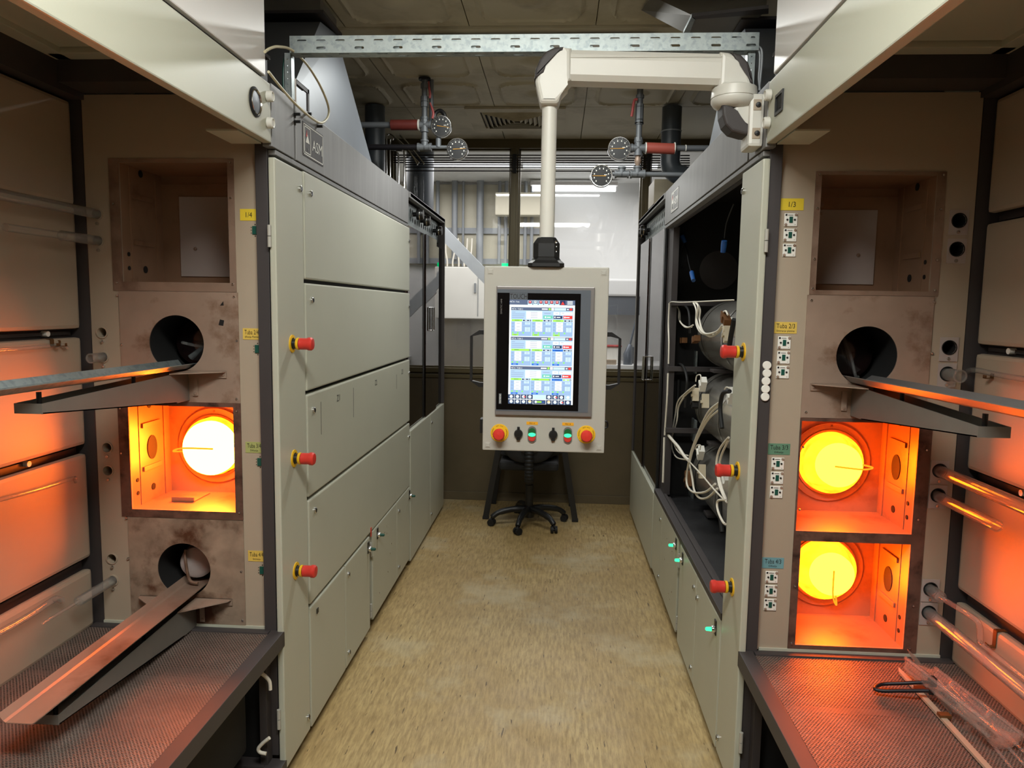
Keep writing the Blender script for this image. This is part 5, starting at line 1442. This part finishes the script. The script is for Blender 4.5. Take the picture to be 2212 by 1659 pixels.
# drain pipes
c = PX(1452, 232, 2, 2.935); r = .064
g = G().tube([(c.x, c.y, 2.935), (c.x, c.y, PX(1448, 340, 1, c.y).z)] + smooth([Vector((c.x, c.y, PX(1448, 352, 1, c.y).z)), Vector((c.x + .03, c.y, PX(1448, 372, 1, c.y).z)), Vector((c.x + .14, c.y, PX(1448, 382, 1, c.y).z)), Vector((c.x + .4, c.y, PX(1448, 384, 1, c.y).z))], 5), r, 24)
root = thing('drain_pipe', 'thick dark grey plastic pipe bending away below the ceiling, right side', 'pipe', (c.x, c.y, PX(1448, 384, 1, c.y).z))
obj('pipe', g, 'pvc', root); z = PX(1448, 286, 1, c.y).z; obj('band', G().ring((c.x, c.y, z), (0, 0, 1), r, r + .004, .008, 24), 'conduit', root)
c = PX(810, 230, 2, 2.935)
solo('drain_pipe', G().cyl((c.x, c.y, 2.935), (c.x, c.y, 2.30), .066, 24), 'pvc', 'short dark plastic pipe beside the left exhaust hood', 'pipe')
# gas tubes along the back window
for i, y in enumerate((336, 342, 347, 352, 357, 362, 370)):
    a, b = PX(850 if i < 4 else 875, y - 1, 1, 5.93), PX(1490, y, 1, 5.93)
    solo('gas_tube', G().tube([a, b], .0048, 8), 'bolt', ('topmost', 'second', 'third', 'middle', 'fifth', 'sixth', 'lowest')[i] + ' of the seven thin dark gas tubes across the back window', 'tube', 'gas tubes across the back window')
for x, lab in ((1112, 'black clip strip holding the gas tubes on the middle window post'), (1402, 'black clip strip holding the gas tubes on the right window post')):
    a, b = PX(x, 333, 1, 5.935), PX(x, 374, 1, 5.935); solo('tube_clip', G().box(a.x - .015, a.x + .015, 5.925, 5.945, b.z, a.z, .002), 'rubber', lab, 'clip')
for i, pts in enumerate((((836, 400), (835, 300), (838, 291), (848, 292), (880, 322), (902, 356)), ((843, 400), (843, 310), (848, 302), (858, 303), (905, 352)), ((862, 290), (880, 308), (916, 354)), ((873, 470), (873, 335), (868, 326), (855, 325), (845, 325)), ((861, 470), (861, 345), (858, 330), (848, 318)))):
    solo('bent_tube', G().tube(smooth([PX(a, b, 1, 5.5 + .04 * i) for a, b in pts], 4), .006, 8), 'chrome', ('outermost', 'second', 'shortest slanting', 'inner upright', 'lower upright')[i] + ' bent steel tube beside the left exhaust hood', 'tube', 'bent steel gas tubes at the back left')
# ceiling air outlet
v0, v1 = PX(1003, 232, 2, 2.945), PX(1222, 232, 2, 2.945); v2 = PX(1030, 282, 2, 2.945)
xa, xb, ya_, yb_2 = v0.x, v1.x, v0.y, v2.y - .03; cx, cy = (xa + xb) / 2, (ya_ + yb_2) / 2
root = thing('air_vent', 'square slatted air outlet in the ceiling behind the pole', 'vent', (cx, cy, 2.935))
hx, hy = (xb - xa) / 2, (yb_2 - ya_) / 2
obj('frame', G().plate(rect(xa, xb, ya_, yb_2), [rect(cx - hx * .72, cx + hx * .72, cy - hy * .72, cy + hy * .72)], lambda a, b, h: (a, b, 2.948 - h), .014), 'ceil', root)
obj('plenum', G().box(cx - hx * .72, cx + hx * .72, cy - hy * .72, cy + hy * .72, 2.946, 2.9475), 'void', root)
for i in range(7):
    f = .70 - .095 * i; f2 = f - .06; g = G(); A = [(-1, -1), (1, -1), (1, 1), (-1, 1)]
    vs = [(cx + a * hx * f, cy + b * hy * f, 2.944) for a, b in A] + [(cx + a * hx * f2, cy + b * hy * f2, 2.924) for a, b in A] + [(cx + a * hx * (f - .012), cy + b * hy * (f - .012), 2.945) for a, b in A] + [(cx + a * hx * (f2 - .012), cy + b * hy * (f2 - .012), 2.925) for a, b in A]
    fs = []
    for j in range(4):
        k = (j + 1) % 4; fs += [(j, k, 4 + k, 4 + j), (8 + j, 12 + j, 12 + k, 8 + k), (4 + j, 4 + k, 12 + k, 12 + j), (j, 8 + j, 8 + k, k)]
    obj('slat', g.add(vs, fs), 'ceil', root)
# lamp hidden behind the tray
root = thing('ceiling_lamp', 'slim ceiling lamp hung behind the cable tray', 'lamp', (-.14, 3.72, 2.875))
obj('housing', G().box(-.72, .44, 3.66, 3.78, 2.875, 2.915, .004), 'white', root)
for x in (-.6, .32): obj('hanger', G().cyl((x, 3.72, 2.91), (x, 3.72, 2.945), .006, 8), 'whitep', root)

# ------------------------------------------------------------------ office chair and trestle table at the back wall
cx, cy = -.185, 5.36
root = thing('office_chair', 'black swivel chair on five castors below the operator panel', 'chair', (cx, cy, 0))
g = G().lathe([(.0, .055), (.04, .055), (.045, .075), (.04, .125), (.03, .135), (.0, .135)], (cx, cy, 0), (0, 0, 1), 20); obj('hub', g, 'black', root)
for q in (196, 256, 312, 20, 110):
    a = math.radians(q); d = Vector((math.cos(a), math.sin(a), 0)); o_ = Vector((cx, cy, 0))
    g = G().tube(smooth([o_ + Vector((0, 0, .115)), o_ + d * .12 + Vector((0, 0, .118)), o_ + d * .23 + Vector((0, 0, .098)), o_ + d * .285 + Vector((0, 0, .062))], 6), [.026] * 6 + [.023] * 6 + [.02] * 6 + [.017], 12)
    lg = obj('base_leg', g, 'black', root)
    w_ = Vector((-d.y, d.x, 0)); c = o_ + d * .285 + Vector((0, 0, .026)); t = (w_ * .8 + d * .6).normalized()
    g = G().cyl(c - t * .024, c - t * .006, .026, 18).cyl(c + t * .006, c + t * .024, .026, 18).cyl(c - t * .006, c + t * .006, .012, 10)
    g.cyl(c, c + Vector((0, 0, .04)), .008, 8)
    g.tube([c + t * .0 + d * .02 + Vector((0, 0, .016)), c + Vector((0, 0, .029)), c - d * .02 + Vector((0, 0, .016))], .009, 8)
    obj('caster', g, 'rubber', root)
obj('gas_lift', G().lathe([(.03, .13), (.03, .30), (.024, .305), (.024, .42), (.05, .43), (.05, .445)], (cx, cy, 0), (0, 0, 1), 20), 'black', root)
g = G().box(cx - .215, cx + .215, cy - .2, cy + .23, .445, .515, .03, 0, 3); obj('seat', g, 'fabric', root)
g = G(); b = bmesh.new(); bmesh.ops.create_uvsphere(b, u_segments=28, v_segments=16, radius=1)
for v in b.verts: v.co = Vector((cx + .195 * math.copysign(abs(v.co.x) ** .75, v.co.x), cy - .235 + .03 * v.co.y - .03 * (1 - v.co.x ** 2), .735 + .215 * math.copysign(abs(v.co.z) ** .7, v.co.z)))
g.bm(b, 0, True); obj('backrest', g, 'fabric', root)
bz = cy - .31; spine = [(cx + .005, bz + .025, .70), (cx + .005, bz, .62), (cx + .005, bz, .50), (cx + .005, bz + .04, .40), (cx, bz + .16, .385)]
sp = smooth(spine, 14); g = G().tube(sp, [.032 if i % 3 else .026 for i in range(len(sp))], 14); obj('spine_bellows', g, 'rubber', root)
obj('back_mount', G().box(cx - .055, cx + .065, bz + .005, bz + .05, .60, .69, .015), 'black', root)
# dark garment bundled over the seat
b = bmesh.new(); bmesh.ops.create_uvsphere(b, u_segments=36, v_segments=18, radius=1); rr = random.Random(5)
ph = [(rr.uniform(3, 9), rr.uniform(3, 9), rr.uniform(2, 7), rr.uniform(0, 6.28)) for _ in range(7)]
for v in b.verts:
    n_ = v.co.copy(); k = sum(math.sin(a * n_.x + b_ * n_.y + c_ * n_.z + p) for a, b_, c_, p in ph) / 7
    s_ = 1 + .20 * k; v.co = Vector((cx + .225 * n_.x * s_, cy + .01 + .20 * n_.y * s_, .555 + (.062 if n_.z > 0 else .038) * math.copysign(abs(n_.z) ** .6, n_.z) * s_))
g = G().bm(b, 0, True)
solo('jacket', g, 'rubber', 'crumpled dark garment bundled on the swivel chair seat', 'garment', None, (cx, cy, .516))

root = thing('work_table', 'small black table with splayed legs behind the swivel chair', 'table', (-.18, 5.66, 0))
obj('tabletop', G().box(-.42, .06, 5.40, 5.93, .745, .775, .004), 'black', root)
for (xf, yf), (xt, yt) in (((-.52, 5.46), (-.395, 5.50)), ((.165, 5.46), (.035, 5.50)), ((-.50, 5.90), (-.395, 5.86)), ((.15, 5.90), (.035, 5.86))):
    d = Vector((xt - xf, yt - yf, .745)); g = G(); h = .022
    g.add([(xf + a * h, yf + b_ * h, .012) for a, b_ in ((-1, -1), (1, -1), (1, 1), (-1, 1))] + [(xt + a * h, yt + b_ * h, .75) for a, b_ in ((-1, -1), (1, -1), (1, 1), (-1, 1))], [(3, 2, 1, 0), (4, 5, 6, 7)] + [(i, (i + 1) % 4, 4 + (i + 1) % 4, 4 + i) for i in range(4)])
    l = obj('leg', g, 'black', root)
    sx_ = 1 if xf < 0 else -1
    obj('foot_cap', G().box(xf - .024, xf + .024, yf - .024, yf + .024, 0, .02, .003), 'rubber', l)

# ------------------------------------------------------------------ small loose things
for i, (x, y) in enumerate(((1656, 789), (1656, 806), (1654, 823), (1653, 840), (1652, 857))):
    c = PX(x, y, 1, F0 - .0215)
    solo('magnet', G().lathe([(0, -.007), (.0115, -.007), (.013, -.0055), (.013, 0)], c, (0, 1, 0), 24), 'whitep', ('topmost', 'second from top', 'middle', 'second from bottom', 'lowest')[i] + ' of five white round magnets on the right corner post', 'magnet', 'white magnets on the right post', c)
for lab, pts, r in (('white cable curling down from the left shelf rail', ((588, 1402), (572, 1418), (558, 1436), (560, 1450), (572, 1460), (582, 1472), (584, 1490)), .006),
                    ('short white cable looping over the left base rail', ((582, 1594), (568, 1605), (558, 1617), (562, 1625), (575, 1628)), .006)):
    solo('cable', G().tube(smooth([PX(a, b, 1, 2.215) for a, b in pts], 6), r, 10), 'wire', lab, 'cable', 'white cables under the left shelf')
root = thing('vacuum_pump', 'dark pump unit standing under the left mesh shelf', 'pump', (-1.12, 2.05, 0))
g = G().box(-1.24, -.985, 1.80, 2.20, .16, .44, .015); obj('casing', g, 'void', root)
g = G().box(-1.20, -1.0, 1.785, 1.80, .24, .27, .004); g.box(-1.20, -1.0, 1.785, 1.80, .34, .37, .004); obj('rib', g, 'frame', root)
for x, y in ((-1.04, 1.86), (-1.19, 1.86), (-1.04, 2.14), (-1.19, 2.14)): obj('foot', G().lathe([(0, 0), (.035, 0), (.04, .02), (.04, .10), (.03, .11), (.03, .165)], (x, y, 0), (0, 0, 1), 18), 'bezel', root)
root = thing('control_box', 'dark control box under the right mesh shelf', 'box', (.84, 2.0, 0))
obj('casing', G().box(.74, .96, 1.85, 2.18, .0, .24, .01), 'void', root); obj('name_strip', G().box(.735, .74, 1.92, 2.0, .15, .17), 'inner', root)

# ------------------------------------------------------------------ what stands in the back room
YW = 8.0                       # its far wall


def bx_px(x0, y0, x1, y1, Y): a, b = PX(x0, y0, 1, Y), PX(x1, y1, 1, Y); return a.x, b.x, b.z, a.z
a = bx_px(885, 575, 1105, 690, 7.7)
root = thing('switch_cabinet', 'white switch cabinet behind the back window, left of the operator panel', 'cabinet', (a[0], 7.85, a[2]))
obj('casing', G().box(a[0], a[1], 7.7, YW, a[2], a[3], .01), 'whitep', root)
p = PX(1032, 628, 1, 7.695); obj('door_seam', G().box(p.x, p.x + .006, 7.694, 7.7, a[2] + .03, a[3] - .03), 'conduit', root)
p = PX(1026, 622, 1, 7.69); obj('handle', G().box(p.x - .008, p.x + .012, 7.68, 7.7, p.z - .05, p.z + .05, .003), 'conduit', root)
zcab = a[3]
a = bx_px(880, 686, 1064, 812, 7.75)
solo('steel_sheet', G().box(a[0], a[1], 7.75, 7.79, 0, a[3]), 'drum', 'wavy polished steel sheet behind the back window, below the white cabinet', 'panel')
A, B = PX(956, 502, 1, 7.0), PX(1062, 612, 1, 7.0); d = (B - A).normalized(); n_ = Vector((-d.z, 0, d.x)) * .055
t_ = (B.z - .06) / -d.z
solo('strut', G().slab([A - n_ - d * .3, B - n_ + d * t_, B + n_ + d * t_, A + n_ - d * .3], (0, .05, 0)), 'strutp', 'diagonal grey strut seen through the back window', 'strut')
a = bx_px(866, 398, 1180, 575, 7.96); solo('wall_board', G().box(a[0], a[1], 7.96, YW, a[2], a[3]), 'roomw', 'cream wall board behind the conduits', 'panel')
for i, (y, lab) in enumerate(((500, 'upper horizontal cable rail on the wall behind the window'), (566, 'lower horizontal cable rail on the wall behind the window'))):
    a = bx_px(880, y - 9, 1178, y + 6, 7.93); solo('cable_rail', G().box(a[0], a[1], 7.93, 7.96, a[2], a[3]), 'conduit', lab, 'rail', 'cable rails behind the window')
for i, (x, w_, y0, y1) in enumerate(((1037, 7, 400, 572), (982, 6, 425, 560), (1078, 3, 460, 570), (1092, 3, 460, 572), (1134, 3, 462, 572), (1148, 3, 462, 572), (1000, 2, 400, 575), (945, 4, 440, 572))):
    a = bx_px(x - w_, y0, x + w_, y1, 7.9); r = (a[1] - a[0]) / 2
    solo('conduit', G().cyl(((a[0] + a[1]) / 2, 7.93 - r, a[2]), ((a[0] + a[1]) / 2, 7.93 - r, 2.95), r, 10), 'conduit',
         ('thick conduit just left of the window post', 'conduit above the diagonal strut', 'thin conduit left of the window post, nearer the strut', 'thin conduit directly beside the window post', 'thin conduit right of the window post', 'conduit just left of the panel pole', 'thinnest conduit above the white cabinet', 'conduit beside the left gas cabinet')[i], 'conduit', 'conduits behind the back window')
a = bx_px(1070, 415, 1180, 465, 7.7); solo('wiring_box', G().box(a[0], a[1], 7.7, 7.86, a[2], a[3], .01), 'roomw', 'cream wiring box above the conduits, right of the window post', 'box')
p = PX(1091, 570, 1, 7.75); solo('indicator_lamp', G().box(p.x - .035, p.x + .035, 7.74, 7.76, zcab + .001, zcab + .045), 'gexit', 'small green lit indicator on top of the white cabinet', 'light')
for i, x in enumerate((966, 978, 991, 1003, 1015)):
    P0 = PX(x, 575, 1, 7.80); P0.z = zcab + .008; q = (-.05, .04, -.03, .05, .03)[i]
    P = [P0, P0 + Vector((0, 0, .06)), P0 + Vector((q * .4, .02, .16)), P0 + Vector((q * .5, .05, .3))]
    solo('cable', G().tube(smooth(P, 4), .009, 8), 'wire', ('leftmost', 'second', 'middle', 'fourth', 'rightmost')[i] + ' of the white cables rising from the white cabinet', 'cable', 'cables on the white cabinet')
c = PX(910, 380, 1, 6.3); solo('duct_pipe', G().cyl((c.x, 6.25, 2.2), (c.x, 6.25, 2.94), .115, 28), 'pvc', 'grey upright duct behind the window above the left gas cabinet', 'pipe')
# bench with clutter on the right
root = thing('bench', 'white bench behind the back window, right of the operator panel', 'bench', (.9, 7.6, 0))
zt = PX(1350, 788, 1, 7.3).z
obj('worktop', G().box(-.2, 2.4, 7.25, YW - .002, zt - .04, zt, .004), 'room', root)
for x in (-.15, 2.3): obj('leg', G().box(x, x + .06, 7.3, 7.9, 0, zt - .04), 'room', root)
a = bx_px(1290, 602, 1450, 682, 7.5); root = thing('extractor_hood', 'white extractor hood with grey underside behind the right window', 'hood', ((a[0] + a[1]) / 2, 7.7, a[2]))
zm = PX(1350, 640, 1, 7.5).z
obj('canopy', G().box(a[0], 2.6, 7.5, YW - .002, zm, a[3], .02), 'room', root); obj('underside', G().box(a[0], 2.6, 7.52, YW, a[2], zm), 'sheet', root)
def on_bench(x, Y): p = PX(x, 780, 1, Y); return Vector((p.x, Y, zt))
c = on_bench(1322, 7.45); solo('storage_bin', G().box(c.x - .07, c.x + .08, 7.40, 7.55, zt, zt + .17, .01), 'whitep', 'white bin with pink lid on the bench', 'bin')
solo('lid', G().box(c.x - .08, c.x + .09, 7.39, 7.56, zt + .1702, zt + .185, .004), 'lever', 'pink lid on the white bin behind the window', 'lid')
c = on_bench(1366, 7.5); solo('box', G().box(c.x - .03, c.x + .04, 7.46, 7.56, zt, zt + .17, .004), 'sheet', 'small grey box standing right of the white bin on the bench', 'box')
c = on_bench(1318, 7.3); solo('card_box', G().box(c.x - .06, c.x + .06, 7.27, 7.33, zt, zt + .05, .004), 'inner', 'small cream box at the front of the bench', 'box')
c = on_bench(1356, 7.33); root = thing('scoop', 'grey long-handled scoop leaning on the bench', 'scoop', c)
obj('blade', G().tube([c, c + Vector((.0, .0, .10)), c + Vector((.02, .02, .20))], [.045, .05, .02], 12), 'bezel2', root); obj('handle', G().tube([c + Vector((.02, .02, .20)), c + Vector((.085, .05, .50))], .011, 8), 'bezel2', root)
c = on_bench(1398, 7.4); solo('paper_stack', G().box(c.x - .06, c.x + .06, 7.34, 7.5, zt, zt + .32, .006), 'ceram', 'pale stack behind the right gas cabinet glass', 'stack')
a = bx_px(1408, 392, 1460, 440, 5.75)
root = thing('carton', 'cream carton with dark base on top of the right gas cabinet', 'carton', ((a[0] + a[1]) / 2, 5.45, 2.2905))
ca = PX(1408, 440, 1, 5.4); cb = PX(1408, 392, 1, 5.4)
obj('carton_body', G().box(ca.x, ca.x + .3, 5.30, 5.62, 2.36, cb.z, .004), 'ceram', root); obj('base', G().box(ca.x, ca.x + .3, 5.30, 5.62, 2.2905, 2.36), 'void', root)
# fluorescent lamps of the back room; the last imitates a reflection in the glass
for i, (x0, x1, y, Y, lab) in enumerate(((930, 1100, 352, 7.0, 'bright strip lamp behind the left window pane'), (1130, 1420, 355, 7.0, 'bright strip lamp behind the middle window pane'), (1150, 1330, 406, 7.8, 'glowing strip standing in for a lamp reflection behind the panel pole'))):
    p, q = PX(x0, y, 1, Y), PX(x1, y, 1, Y)
    root = thing('strip_lamp', lab, 'lamp', ((p.x + q.x) / 2, Y, p.z - .02), 'strip lamps in the back room')
    obj('tube', G().cyl((p.x, Y, p.z), (q.x, Y, p.z), .034, 12), 'tube_light', root)
    obj('lamp_tray', G().box(p.x - .02, q.x + .02, Y - .05, Y + .05, p.z + .024, p.z + .06, .004), 'white', root)
    for x in (p.x + .1, q.x - .1): obj('hanger', G().cyl((x, Y, p.z + .06), (x, Y, 2.95), .006, 8), 'white', root)
